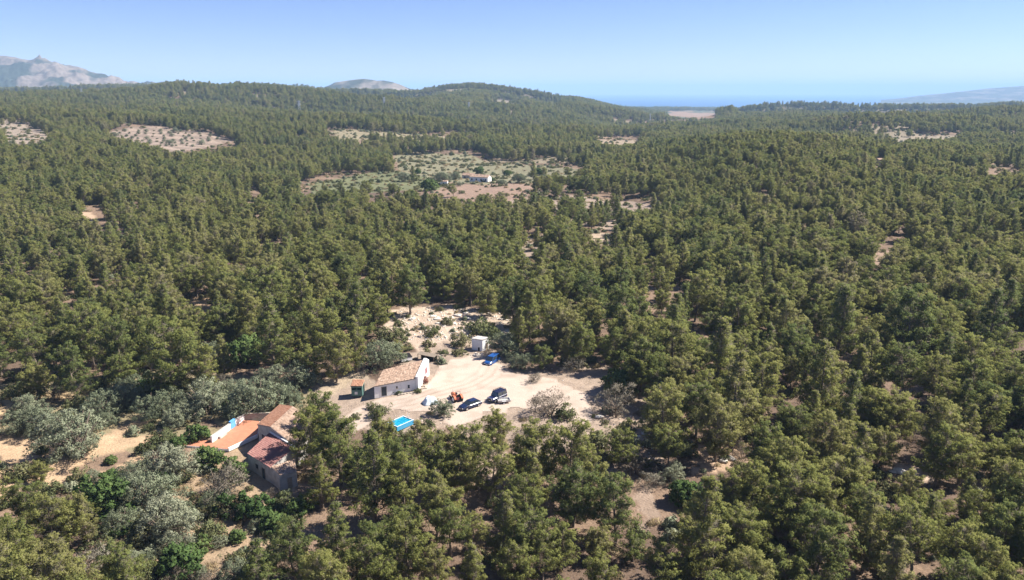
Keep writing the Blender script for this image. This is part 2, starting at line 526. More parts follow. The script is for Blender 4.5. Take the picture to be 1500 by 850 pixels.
# polygon, soil albedo, share of trees kept, share of low shrubs
OPEN = [
    ([(480, 575), (548, 560), (600, 520), (640, 505), (690, 505), (740, 520), (800, 545), (860, 560), (890, 590), (890, 640), (840, 660), (770, 680), (740, 640), (640, 640), (560, 640), (500, 640)], (0.30, 0.23, 0.175), 0.0, 0.22),
    ([(580, 452), (620, 446), (700, 452), (752, 462), (748, 490), (700, 512), (640, 515), (600, 500), (578, 480)], (0.40, 0.31, 0.235), 0.0, 0.5),
    ([(125, 203), (180, 189), (250, 187), (310, 193), (346, 206), (300, 217), (235, 227), (190, 217)], PINKT, 0.0, 0.0),
    ([(-10, 172), (40, 180), (76, 196), (70, 210), (36, 214), (-10, 204)], PALE, 0.06, 0.3),
    ([(486, 190), (545, 190), (640, 200), (700, 206), (640, 212), (560, 206), (492, 208)], (0.22, 0.185, 0.115), 0.05, 0.3),
    ([(572, 226), (690, 226), (720, 240), (850, 246), (860, 262), (780, 270), (650, 268), (580, 256)], (0.18, 0.165, 0.10), 0.06, 0.45),
    ([(440, 268), (560, 250), (650, 262), (640, 280), (540, 284), (450, 284)], GREENF, 0.05, 0.45),
    ([(612, 280), (680, 270), (770, 268), (772, 288), (740, 296), (640, 294)], RED, 0.0, 0.15),
    ([(850, 205), (940, 204), (948, 218), (900, 222), (850, 214)], (0.25, 0.195, 0.135), 0.06, 0.2),
    ([(830, 250), (858, 246), (862, 268), (834, 272)], PALE, 0.0, 0.1),
    ([(735, 296), (840, 284), (980, 300), (980, 330), (900, 334), (770, 322)], SCRUB, 0.30, 0.6),
    ([(740, 352), (790, 345), (812, 372), (790, 400), (746, 396)], SCRUB, 0.15, 0.7),
    ([(848, 340), (890, 340), (898, 356), (860, 358)], (0.36, 0.28, 0.2), 0.0, 0.4),
    ([(1265, 214), (1330, 200), (1404, 197), (1410, 206), (1330, 214), (1280, 224)], (0.24, 0.195, 0.14), 0.08, 0.2),
    ([(1370, 262), (1510, 250), (1510, 272), (1400, 274)], (0.30, 0.23, 0.185), 0.15, 0.5),
    ([(1270, 370), (1315, 366), (1322, 384), (1280, 390)], (0.27, 0.19, 0.14), 0.0, 0.4),
    ([(976, 165), (1010, 163), (1026, 166), (1052, 164), (1050, 173), (1022, 175), (1000, 171), (978, 169)], (0.24, 0.155, 0.10), 0.0, 0.0),
    ([(700, 146), (770, 144), (775, 153), (720, 155)], (0.18, 0.15, 0.115), 0.2, 0.3),
    ([(86, 312), (140, 308), (150, 322), (100, 328)], (0.40, 0.29, 0.2), 0.0, 0.3),
    ([(-10, 582), (80, 580), (170, 572), (170, 586), (100, 592), (-10, 604)], OCHRE, 0.0, 0.2),
    ([(-10, 640), (70, 640), (110, 664), (180, 622), (230, 612), (214, 640), (150, 690), (96, 706), (60, 720), (-10, 745)], (0.40, 0.28, 0.175), 0.0, 0.16),
    ([(235, 690), (420, 620), (440, 700), (400, 740), (400, 800), (330, 850), (150, 855), (180, 720)], (0.29, 0.21, 0.135), 0.0, 0.85),
    ([(255, 440), (300, 436), (305, 480), (262, 500)], (0.33, 0.23, 0.15), 0.0, 0.5),
    ([(440, 560), (545, 545), (560, 585), (510, 605), (450, 600)], (0.33, 0.26, 0.185), 0.0, 0.2),
    ([(0, 560), (250, 545), (450, 560), (440, 610), (300, 630), (100, 690), (0, 720)], (0.24, 0.195, 0.115), 0.0, 0.9),
    ([(820, 540), (940, 530), (960, 640), (940, 690), (900, 700), (860, 640)], (0.29, 0.22, 0.165), 0.12, 0.5),
    ([(928, 704), (958, 700), (956, 782), (930, 786)], (0.27, 0.20, 0.15), 0.0, 0.5),
    ([(1020, 655), (1110, 650), (1130, 690), (1040, 700)], (0.40, 0.28, 0.19), 0.1, 0.4),
    ([(1296, 676), (1350, 676), (1352, 700), (1300, 704)], (0.40, 0.30, 0.23), 0.0, 0.3),
    ([(660, 640), (740, 640), (760, 700), (700, 720)], (0.28, 0.21, 0.155), 0.6, 0.4),
]
PROTECT = [YARD, [(270, 625), (350, 600), (440, 592), (450, 715), (380, 715), (270, 670)], [(510, 545), (640, 515), (640, 580), (510, 590)],
           [(685, 488), (735, 488), (738, 545), (685, 525)], [(566, 606), (608, 600), (612, 640), (566, 645)],
           [(640, 245), (735, 245), (735, 276), (640, 276)], [(135, 200), (180, 192), (310, 194), (338, 205), (290, 213), (235, 222), (200, 213)], [(976, 164), (1012, 162), (1050, 164), (1048, 174), (1020, 172), (1000, 173), (980, 170)],
           [(600, 458), (720, 460), (690, 490), (640, 490)], [(1285, 212), (1400, 199), (1400, 204), (1320, 213)], [(1400, 262), (1500, 256), (1500, 266)], [(500, 193), (540, 193), (550, 201), (500, 204)], [(858, 207), (936, 206), (936, 215), (900, 218)], [(1280, 236), (1300, 236), (1300, 244), (1280, 244)], [(700, 148), (768, 146), (768, 151)], [(0, 178), (60, 186), (64, 202), (30, 206), (0, 200)], [(10, 660), (190, 625), (200, 650), (60, 730)]]


# sight lines where only some trees stand
THIN = [([(-20, 566), (270, 548), (440, 560), (445, 600), (270, 640), (232, 700), (60, 716), (-20, 735)], 1.0), ([(180, 664), (420, 680), (440, 740), (400, 860), (190, 860)], 0.95),
        ([(575, 228), (690, 228), (720, 242), (850, 248), (858, 262), (770, 268), (650, 268), (580, 256)], 0.93), ([(450, 270), (560, 252), (640, 262), (640, 276), (540, 282), (455, 282)], 0.93),
        ([(620, 280), (690, 272), (770, 272), (766, 289), (640, 293)], 0.97), ([(740, 300), (840, 288), (975, 304), (970, 328), (780, 322)], 0.55), ([(742, 355), (795, 350), (806, 374), (785, 398), (746, 394)], 0.75),
        ([(850, 343), (890, 343), (896, 356), (860, 357)], 0.9), ([(640, 196), (700, 200), (700, 206), (560, 204)], 0.7), ([(1275, 370), (1312, 368), (1318, 384), (1284, 388)], 0.85), ([(95, 312), (140, 310), (146, 322), (102, 326)], 0.9),
        ([(0, 590), (90, 584), (90, 592), (0, 600)], 1.0), ([(240, 700), (420, 680), (400, 800), (330, 850), (210, 850), (180, 740)], 0.8), ([(860, 570), (930, 560), (950, 640), (880, 650)], 0.8), ([(932, 705), (954, 700), (954, 780), (932, 784)], 0.8),
        ([(1025, 660), (1105, 655), (1120, 685), (1045, 692)], 0.8), ([(1298, 678), (1346, 678), (1348, 698), (1304, 700)], 0.95), ([(262, 445), (298, 440), (300, 470), (266, 485)], 0.9), ([(640, 335), (720, 330), (730, 348), (650, 352)], 0.35),
        ([(930, 250), (1010, 236), (1040, 262), (960, 280)], 0.3), ([(1080, 300), (1180, 262), (1200, 280), (1110, 320)], 0.3), ([(180, 290), (300, 282), (310, 296), (190, 304)], 0.3), ([(330, 250), (420, 240), (425, 250), (340, 262)], 0.3)]


# ------------------------------------------------------------------ ground sheet
def build_ground():
    ang = np.concatenate([np.arange(-180, -44, 8.0), np.arange(-44, 44.01, 0.22), np.arange(48, 180.1, 8.0)])
    ang = np.radians(ang)
    rad = np.exp(np.arange(math.log(28), math.log(16100), 0.009))
    rad = np.concatenate([[0.0, 12.0], rad])
    A, Rr = np.meshgrid(ang, rad)
    x = Rr * np.sin(A); y = Rr * np.cos(A)
    z = height(x, y)
    na, nr = len(ang), len(rad)
    v = np.stack([x, y, z], -1).reshape(-1, 3)
    i = np.arange(nr - 1)[:, None] * na + np.arange(na - 1)[None, :]
    f = np.stack([i, i + 1, i + na + 1, i + na], -1).reshape(-1, 4)
    f = f[:, ::-1]
    X, Y_, Z = v[:, 0], v[:, 1], v[:, 2]
    px, py, dep = project(X, Y_, Z)
    n1 = fbm(X / 14, Y_ / 14, 21, 3)[:, None]
    n2 = fbm(X / 3.1, Y_ / 3.1, 25, 3)[:, None]
    far = np.clip((Y_ - 1800) / 900, 0, 1)[:, None]
    k = np.clip((n1 - 0.42) * 5, 0, 1) * 0.8
    soil = np.array((0.125, 0.086, 0.062)) * (1 - k) + np.array((0.22, 0.152, 0.105)) * k
    soil = soil * (1 - far) + np.array((0.085, 0.09, 0.05)) * far * (0.8 + 0.4 * n1)
    wob = (fbm(X / 6, Y_ / 6, 31, 3) - 0.5)
    wob2 = (fbm(X / 6, Y_ / 6, 41, 3) - 0.5)
    m_px = np.clip(F / dep, 1.3, 9)
    wl = np.clip(dep / 25, 6, 60)
    wob = fbm(X / wl, Y_ / wl, 31, 3) - 0.5; wob2 = fbm(X / wl, Y_ / wl, 41, 3) - 0.5
    qx, qy = px + wob * 14 * m_px, py + wob2 * 5 * m_px
    ok = (Y_ > 30)
    thin = (fbm(X / 150, Y_ / 80, 95, 3) > 0.655) & (Y_ > 620)
    soil[thin] = np.array((0.21, 0.17, 0.115)) * (0.8 + 0.4 * n2[thin])
    for poly, col, keep, sh in OPEN[::-1]:
        msk = in_poly(qx, qy, poly) & ok
        c = np.array(col)[None, :] * (0.82 + 0.36 * n2[msk])
        if col == PINKT:
            c = c * (0.86 + 0.28 * (np.sin((Y_[msk] + 6 * fbm(X[msk] / 40, Y_[msk] / 40, 3, 2)) / 3.6) > 0))[:, None]
        soil[msk] = c
    me = mesh_np('ground', v, f, [M['ground']], soil=soil, smooth=True)
    o = link('ground', me)
    tag(o, kind='structure')


build_ground()

# yard: pale beaten gravel sheet lying a little above the earth
def build_yard():
    pts = np.array([at_z(px, py, 0)[:2] for px, py in YARD])
    x0, y0 = pts.min(0) - 1; x1, y1 = pts.max(0) + 1
    st = 0.45
    gx, gy = np.meshgrid(np.arange(x0, x1, st), np.arange(y0, y1, st))
    w1 = (fbm(gx / 2.5, gy / 2.5, 51, 3) - 0.5) * 3.2
    w2 = (fbm(gx / 2.5, gy / 2.5, 61, 3) - 0.5) * 3.2
    ins = in_poly(gx + w1, gy + w2, [tuple(p) for p in pts])
    ny, nx = gx.shape
    z = height(gx, gy) + 0.05
    v = np.stack([gx, gy, z], -1).reshape(-1, 3)
    i = np.arange(ny - 1)[:, None] * nx + np.arange(nx - 1)[None, :]
    q = ins[:-1, :-1] & ins[1:, :-1] & ins[:-1, 1:] & ins[1:, 1:]
    f = np.stack([i, i + 1, i + nx + 1, i + nx], -1)[q]
    # distance to the edge, for the thin brownish margin
    d = ins.astype(float)
    for _ in range(7):
        p = np.pad(d, 1)
        d = (p[:-2, 1:-1] + p[2:, 1:-1] + p[1:-1, :-2] + p[1:-1, 2:] + p[1:-1, 1:-1]) / 5
    e = np.clip((d - 0.45) / 0.5, 0, 1).reshape(-1)[:, None]
    nn = fbm(gx / 5, gy / 5, 71, 4).reshape(-1)[:, None]
    k = np.clip(e * 1.2 - 0.7 * np.clip(nn - 0.5, 0, 1) * 2, 0, 1)
    pl_ = [np.array(at_z(a_, b_, 0)[:2]) for a_, b_ in ((500, 612), (545, 598), (600, 592), (640, 580), (690, 566), (715, 552), (722, 540))]
    P = np.stack([gx.ravel(), gy.ravel()], -1); dd = np.full(len(P), 99.0)
    for p0, p1 in zip(pl_[:-1], pl_[1:]):
        e_ = p1 - p0; tq = np.clip(((P - p0) @ e_) / (e_ @ e_), 0, 1); dd = np.minimum(dd, np.linalg.norm(P - (p0 + tq[:, None] * e_), axis=1))
    rut = (np.exp(-((dd - 0.85) / 0.3) ** 2) + 0.7 * np.exp(-((dd - 2.6) / 0.3) ** 2)) * (0.4 + 1.1 * fbm(gx / 3, gy / 3, 81, 3).ravel())
    patch = np.clip((fbm(gx / 3.2, gy / 3.2, 83, 4).ravel() - 0.56) * 6, 0, 1)
    k = np.clip(k - 0.45 * rut[:, None] - 0.4 * patch[:, None], 0, 1)
    soil = np.array((0.29, 0.22, 0.165)) * (1 - k) + np.array((0.455, 0.365, 0.295)) * k
    used = np.unique(f)
    mp = -np.ones(len(v), int); mp[used] = np.arange(len(used))
    o = link('gravel_yard', mesh_np('gravel_yard', v[used], mp[f], [M['gravel']], soil=soil[used], smooth=True))
    tag(o, kind='structure')


build_yard()

# sea
SEA_Z = HC - S * (62 + 110)
mb = MB(); mb.add([(-32000, 4200, SEA_Z), (32000, 4200, SEA_Z), (32000, 32000, SEA_Z), (-32000, 32000, SEA_Z)], [(0, 1, 2, 3)])
tag(mb.build('sea', M['sea']), kind='structure')


# mountains
def mountain(name, prof, Y, front, back, rock_hi, rough, seed, green, rockc):
    pxs = [p[0] for p in prof]
    n, mrows = 320, 150
    qx = np.linspace(pxs[0], pxs[-1], n)
    qy = np.interp(qx, pxs, [p[1] for p in prof])
    qs = np.convolve(np.pad(qy, 24, mode='edge'), np.hanning(49) / np.hanning(49).sum(), 'valid')     # the broad shape without the crags
    top = np.array([at_depth(a, b, Y) for a, b in zip(qx, qy)])
    tops = np.array([at_depth(a, b, Y) for a, b in zip(qx, qs)])
    V, C = [], []
    for r in range(mrows):
        t = r / (mrows - 1) * 2 - 1            # -1 front .. 0 crest .. 1 back
        t = math.copysign(abs(t) ** 1.5, t)
        yy = Y + (front * t if t < 0 else back * t)
        x = top[:, 0] * (yy / Y)
        base = -60.0
        w = (1 - abs(t)) ** 1.25
        cr = math.exp(-(abs(t) / 0.045) ** 2)
        zz = top[:, 2] * cr + tops[:, 2] * (1 - cr)
        yv = np.full(n, yy)
        rid = 1 - np.abs(2 * fbm(x / 260 + 5, yv / 400, seed, 4) - 1)
        nz = (rid - 0.7) * 1.1 + (fbm(x / 60, yv / 60, seed + 4, 3) - 0.5) * 0.5
        z = base + (zz - base) * w + nz * rough * min(1, abs(t) * 9) * (1 - abs(t)) ** 0.5
        V.append(np.stack([x, yv, z], -1))
        g = np.clip((fbm(x / 110, yv / 190, seed + 9, 4) - 0.5) * 8 + rock_hi + (1.2 * w - 0.75), 0, 1)[:, None]
        C.append(np.array(green) * (1 - g) + np.array(rockc) * g)
    v = np.concatenate(V); c = np.concatenate(C)
    i = np.arange(mrows - 1)[:, None] * n + np.arange(n - 1)[None, :]
    f = np.stack([i, i + 1, i + n + 1, i + n], -1).reshape(-1, 4)
    o = link(name, mesh_np(name, v, f, [M['rock']], soil=c))
    tag(o, kind='structure')


mountain('rocky_mountain', [(-260, 118), (-140, 100), (-60, 88), (-10, 81), (8, 82), (22, 84), (40, 89), (50, 90), (55, 83), (58, 79.5), (62, 86), (70, 92), (80, 90), (95, 96), (120, 102), (140, 107), (150, 111),
                            (170, 116), (190, 120), (215, 124), (260, 132)], 4600, 1500, 1200, 0.35, 115, 3, (0.035, 0.042, 0.028), (0.175, 0.14, 0.115))
mountain('rocky_hill', [(300, 134), (318, 126), (326, 121.5), (338, 122), (350, 126), (420, 130), (470, 130), (484, 124.5), (490, 121), (500, 119.5), (510, 118), (522, 116.5), (532, 115.5), (545, 117), (552, 118.5), (562, 118),
                        (575, 120.5), (586, 124), (600, 130), (660, 140)], 4300, 900, 900, 0.6, 34, 8, (0.035, 0.042, 0.028), (0.20, 0.165, 0.135))
mountain('far_headland', [(1290, 150), (1330, 143), (1360, 139), (1390, 136.5), (1420, 133), (1450, 129.5), (1480, 127.5), (1500, 126), (1560, 122), (1700, 118), (1900, 122)], 9000, 1800, 1800, 0.0, 40, 12, (0.05, 0.06, 0.04), (0.14, 0.125, 0.10))


# ------------------------------------------------------------------ plant prototypes (mesh data only)
def sph(n, rng):
    d = rng.normal(size=(n, 3))
    return d / np.linalg.norm(d, axis=1, keepdims=True)


def leaves(centers, radii, per, size, rng, aspect=0.5, up=0.25, spike=0.45, flat=1.0, mid=None):
    """clumps of leaf faces; each face looks outward from its clump, returns verts, faces, tone, normals"""
    centers = np.asarray(centers, float)
    c = np.repeat(centers, per, 0); r = np.repeat(np.asarray(radii, float), per)
    n = len(c)
    d = sph(n, rng); d[:, 2] = d[:, 2] + up; d /= np.linalg.norm(d, axis=1, keepdims=True)
    p = c + d * (r * rng.uniform(0.6, 1.05, n))[:, None] * np.array([1, 1, flat])
    nr = d + sph(n, rng) * 0.6
    nr /= np.linalg.norm(nr, axis=1, keepdims=True)
    t = np.cross(nr, sph(n, rng)); t /= np.linalg.norm(t, axis=1, keepdims=True) + 1e-9
    sp = rng.uniform(size=n) < spike                      # some stick out like shoots
    td = d + sph(n, rng) * 0.5; td /= np.linalg.norm(td, axis=1, keepdims=True)
    t[sp] = td[sp]
    b = np.cross(nr, t); b /= np.linalg.norm(b, axis=1, keepdims=True) + 1e-9
    s = (size * rng.uniform(0.6, 1.3, n))[:, None]
    t = t * s; b = b * s * aspect
    v = np.stack([p - t, p - b, p + t, p + b], 1)
    g = np.cross(v[:, 1] - v[:, 0], v[:, 2] - v[:, 0])
    fl = (g * d).sum(1) < 0
    v[fl] = v[fl][:, ::-1]
    if mid is None: mid = centers.mean(0) * np.array([1, 1, 0.8])
    o = p - mid; o /= np.linalg.norm(o, axis=1, keepdims=True) + 1e-9
    nn = d * 0.75 + o * 0.45 + sph(n, rng) * 0.30
    nn /= np.linalg.norm(nn, axis=1, keepdims=True)
    tone = np.repeat(rng.uniform(0.0, 1.0, len(centers)), per) * 0.6 + rng.uniform(0, 0.4, n)
    f = np.arange(n * 4).reshape(n, 4)
    return v.reshape(-1, 3), f, tone, np.repeat(nn, 4, 0)


def tubes_mesh(segs, n=5):
    V, Fs = [], []
    for p0, p1, r0, r1 in segs:
        p0, p1 = np.asarray(p0, float), np.asarray(p1, float)
        d = p1 - p0; L = np.linalg.norm(d)
        if L < 1e-6: continue
        d = d / L
        a = np.cross(d, [0.31, 0.83, 0.2]); a /= np.linalg.norm(a); b_ = np.cross(d, a)
        k = np.arange(n) * 2 * math.pi / n
        ring = np.cos(k)[:, None] * a + np.sin(k)[:, None] * b_
        base = sum(len(q) for q in V)
        V.append(np.concatenate([p0 + ring * r0, p1 + ring * r1]))
        Fs += [[base + i, base + (i + 1) % n, base + n + (i + 1) % n, base + n + i] for i in range(n)]
    return np.concatenate(V), np.array(Fs)


def pine_geo(seed, H, Rad, shape, base, lean, nl, per=46, leaf=0.15, cl=1.0):
    rng = np.random.default_rng(seed)
    segs, cen, rad, tw_c, tw_r = [], [], [], [], []
    nseg = 6
    bend = rng.normal(size=2) * 0.35
    la = rng.uniform(0, 6.28)
    def trunk(t):
        return np.array([math.cos(la) * lean * t ** 1.4 * H + bend[0] * math.sin(t * 3.0), math.sin(la) * lean * t ** 1.4 * H + bend[1] * math.sin(t * 2.4), t * H * 0.93])
    r0 = 0.022 * H
    for i in range(nseg):
        a, b_ = i / nseg, (i + 1) / nseg
        segs.append((trunk(a), trunk(b_), r0 * (1 - a * 0.9), r0 * (1 - b_ * 0.9)))
    segs[0] = (segs[0][0] - np.array([0, 0, 1.0]), segs[0][1], r0 * 1.25, segs[0][3])
    az = rng.uniform(0, 6.28)
    for k in range(nl):
        t = (k + rng.uniform(0.1, 0.9)) / nl
        if shape == 'dome': r = Rad * math.sqrt(max(0.03, 1 - ((t - 0.32) / 0.74) ** 2))
        elif shape == 'cone': r = Rad * ((1 - t) ** 0.72 + 0.06) * min(1, t / 0.15 + 0.6)
        elif shape == 'flat': r = Rad * (0.55 + 0.55 * t) if t < 0.72 else Rad * (1.0 - (t - 0.72) * 2.2)
        else: r = Rad * math.sqrt(max(0.05, 1 - ((t - 0.45) / 0.62) ** 2))
        r *= rng.uniform(0.72, 1.12)
        az += 2.4 + rng.normal() * 0.45
        zt = base + (0.97 - base) * t
        s = trunk(max(0.05, (zt - 0.10 * r / Rad) / 0.97))
        dirv = np.array([math.cos(az), math.sin(az), 0.0])
        tip = trunk(min(1, zt / 0.95)) + dirv * r + np.array([0, 0, 0.18 * r + rng.normal() * 0.15])
        mid = s * 0.45 + tip * 0.55 + np.array([0, 0, -0.08 * r])
        rr = 0.006 * H * (1 - 0.5 * t)
        segs.append((s, mid, rr, rr * 0.6)); segs.append((mid, tip, rr * 0.6, rr * 0.2))
        nc = max(5, int(round(r * 4.6)))
        for q in range(nc):
            w = 0.28 + 0.74 * (q + rng.uniform(0, 0.6)) / nc
            p = s * (1 - w) + tip * w
            side = np.array([-dirv[1], dirv[0], 0]) * rng.normal() * 0.34 * r * w * 0.9
            p = p + side + np.array([0, 0, rng.uniform(-0.15, 0.55)])
            cen.append(p); rad.append(rng.uniform(0.28, 0.62) * cl)
            if rng.uniform() < 0.35:
                tw_c.append(s * (1 - w * 0.7) + tip * w * 0.7 + rng.normal(size=3) * 0.25); tw_r.append(rng.uniform(0.4, 0.8))
            if rng.uniform() < 0.5: segs.append((s * 0.5 + tip * 0.5, p, rr * 0.35, rr * 0.12))
    for q in range(5):
        cen.append(trunk(1.0) + np.array([rng.normal() * 0.4, rng.normal() * 0.4, rng.uniform(-0.7, 0.7)])); rad.append(rng.uniform(0.3, 0.55) * cl)
    v1, f1, t1, n1 = leaves(cen, rad, per, leaf, rng, aspect=0.36, up=0.4, spike=0.6, flat=0.85)
    v2, f2, t2, n2 = leaves(tw_c, tw_r, 26, 0.3, rng, aspect=0.09, up=0.1, spike=0.8)       # bare grey inner twigs
    return tubes_mesh(segs), (np.concatenate([v1, v2]), np.concatenate([f1, f2 + len(v1)]), np.concatenate([t1, t2 * 0 + 4.0]), np.concatenate([n1, n2]))


def bush_geo(seed, H, Rad, per=34, leaf=0.16, n=60, aspect=0.5, stem=0.35, spike=0.35, cr=(0.35, 0.7), gap=0.0):
    rng = np.random.default_rng(seed)
    segs, cen, rad = [], [], []
    lobes = [(rng.normal() * Rad * 0.35, rng.normal() * Rad * 0.35, rng.uniform(0.6, 1.0)) for _ in range(5)]
    for k in range(6):
        a = k * 1.05 + rng.uniform(0, 0.6)
        tip = np.array([math.cos(a) * Rad * rng.uniform(0.3, 0.75), math.sin(a) * Rad * rng.uniform(0.3, 0.75), H * rng.uniform(0.5, 0.8)])
        segs.append((np.array([math.cos(a) * 0.1, math.sin(a) * 0.1, -0.4]), tip * np.array([0.45, 0.45, 0.6]), 0.022 * H, 0.014 * H))
        segs.append((tip * np.array([0.45, 0.45, 0.6]), tip, 0.014 * H, 0.005 * H))
    for i in range(n):
        lb = lobes[rng.integers(5)]
        d = sph(1, rng)[0]
        d[2] = abs(d[2]) if rng.uniform() < 0.8 else d[2] * 0.5
        q = rng.uniform(0.7, 1.0)
        p = np.array([lb[0] + d[0] * Rad * 0.68 * q, lb[1] + d[1] * Rad * 0.68 * q, H * stem + d[2] * H * (1 - stem) * lb[2] * q])
        p[2] = max(p[2], 0.15)
        cen.append(p); rad.append(rng.uniform(*cr))
        if rng.uniform() < 0.3: segs.append((np.array([0, 0, H * 0.25]), p, 0.01 * H, 0.004 * H))
    return tubes_mesh(segs, 4), leaves(cen, rad, per, leaf, rng, aspect=aspect, up=0.3, spike=spike, flat=0.85)


PINE_LOOK = ['round-crowned', 'cone-shaped', 'broad flat-topped', 'slender', 'bushy full-crowned', 'leaning open-crowned', 'broad domed', 'short bushy']
PINE_SPEC = [(101, 11.5, 3.7, 'dome', 0.2, 0.03, 26), (102, 13.0, 3.6, 'cone', 0.14, 0.02, 30), (103, 10.5, 4.3, 'flat', 0.32, 0.05, 22), (104, 12.5, 2.9, 'cone', 0.16, 0.04, 26),
             (105, 11.5, 3.9, 'oval', 0.12, 0.02, 28), (106, 11.5, 3.8, 'dome', 0.32, 0.12, 20), (107, 11.0, 4.6, 'dome', 0.2, 0.03, 30), (108, 7.5, 3.3, 'oval', 0.1, 0.03, 20)]


def proto(name, geo, leafmat):
    (tv, tf), (lv, lf, tone, nor) = geo
    trunk = mesh_np(name + '_trunk', tv, tf, [M['bark']], smooth=True)
    crown = mesh_np(name + '_crown', lv, lf, [leafmat], tone=tone, nor=nor, smooth=True)
    v = np.concatenate([tv, lv]); f = np.concatenate([tf, lf + len(tv)])
    cen = np.repeat(tv.reshape(-1, 5 if len(tv) % 5 == 0 and name == 'pine' else 4, 3).mean(1), 5 if len(tv) % 5 == 0 and name == 'pine' else 4, 0)
    tn = tv - cen; tn /= np.linalg.norm(tn, axis=1, keepdims=True) + 1e-9
    whole = mesh_np(name + '_whole', v, f, [M['bark'], leafmat], mi=np.concatenate([np.zeros(len(tf)), np.ones(len(lf))]),
                    tone=np.concatenate([np.zeros(len(tf)), tone]), nor=np.concatenate([tn, nor]), smooth=True)
    return trunk, crown, whole


PINES = [proto('pine', pine_geo(*sp), M['needles']) for sp in PINE_SPEC]
OLIVES = [proto('olive', bush_geo(200 + i, 4.6, 3.1, per=60, leaf=0.088, n=200, stem=0.22, cr=(0.25, 0.55)), M['olive']) for i in range(3)]
BROADS = [proto('broad', bush_geo(300 + i, 3.6, 2.7, per=44, leaf=0.15, n=120, aspect=0.7, stem=0.2, spike=0.2, cr=(0.28, 0.55)), M['broad']) for i in range(2)]
GREYS = [proto('greybush', bush_geo(400 + i, 3.4, 2.8, per=40, leaf=0.17, n=60, aspect=0.16, stem=0.25, spike=0.8), M['grey']) for i in range(2)]
MAQ = [proto('maquis', bush_geo(500 + i, 2.2, 2.0, per=36, leaf=0.15, n=50, stem=0.15), M['maquis']) for i in range(3)]
RUSS = [proto('russet', bush_geo(600, 1.6, 1.3, per=36, leaf=0.12, n=40, stem=0.15), M['russet'])]
STRAW = [proto('straw', bush_geo(700 + i, 0.7, 0.9, per=26, leaf=0.22, n=14, aspect=0.12, stem=0.1, spike=0.95, cr=(0.2, 0.4)), M['straw']) for i in range(2)]
SMALLM = [proto('smallmaquis', bush_geo(800 + i, 1.2, 1.1, per=26, leaf=0.15, n=24, stem=0.12, cr=(0.25, 0.5)), M['maquis' if i < 2 else 'olive']) for i in range(3)]


# number words and the place of a thing in the photo
ONES = 'zero one two three four five six seven eight nine ten eleven twelve thirteen fourteen fifteen sixteen seventeen eighteen nineteen'.split()
TENS = '_ _ twenty thirty forty fifty sixty seventy eighty ninety'.split()


def words(n):
    n = int(max(0, min(99, n)))
    return ONES[n] if n < 20 else TENS[n // 10] + ('' if n % 10 == 0 else '-' + ONES[n % 10])


USED = {}


def place_words(px, py):
    return words(round(px / 15)) + ' percent across and ' + words(round(py / 8.5)) + ' percent down the photo'


def uniq(lbl, px, py, stemtxt):
    """a label of its own: shift the place by a percent where two would coincide"""
    if lbl not in USED:
        USED[lbl] = 1
        return lbl
    for dx, dy in ((0, 0), (7, 0), (-7, 0), (0, 4), (0, -4), (7, 4), (-7, -4), (7, -4), (-7, 4)):
        l2 = stemtxt + ' ' + place_words(px + dx, py + dy)
        if l2 not in USED:
            USED[l2] = 1
            return l2
    return lbl


def plant(pr, name, label, cat, group, loc, rz, sc, crown='crown', trunk='trunk'):
    root = thing(name, label, cat, loc, rz, group, sc)
    link(trunk, pr[0], root); link(crown, pr[1], root)
    return root


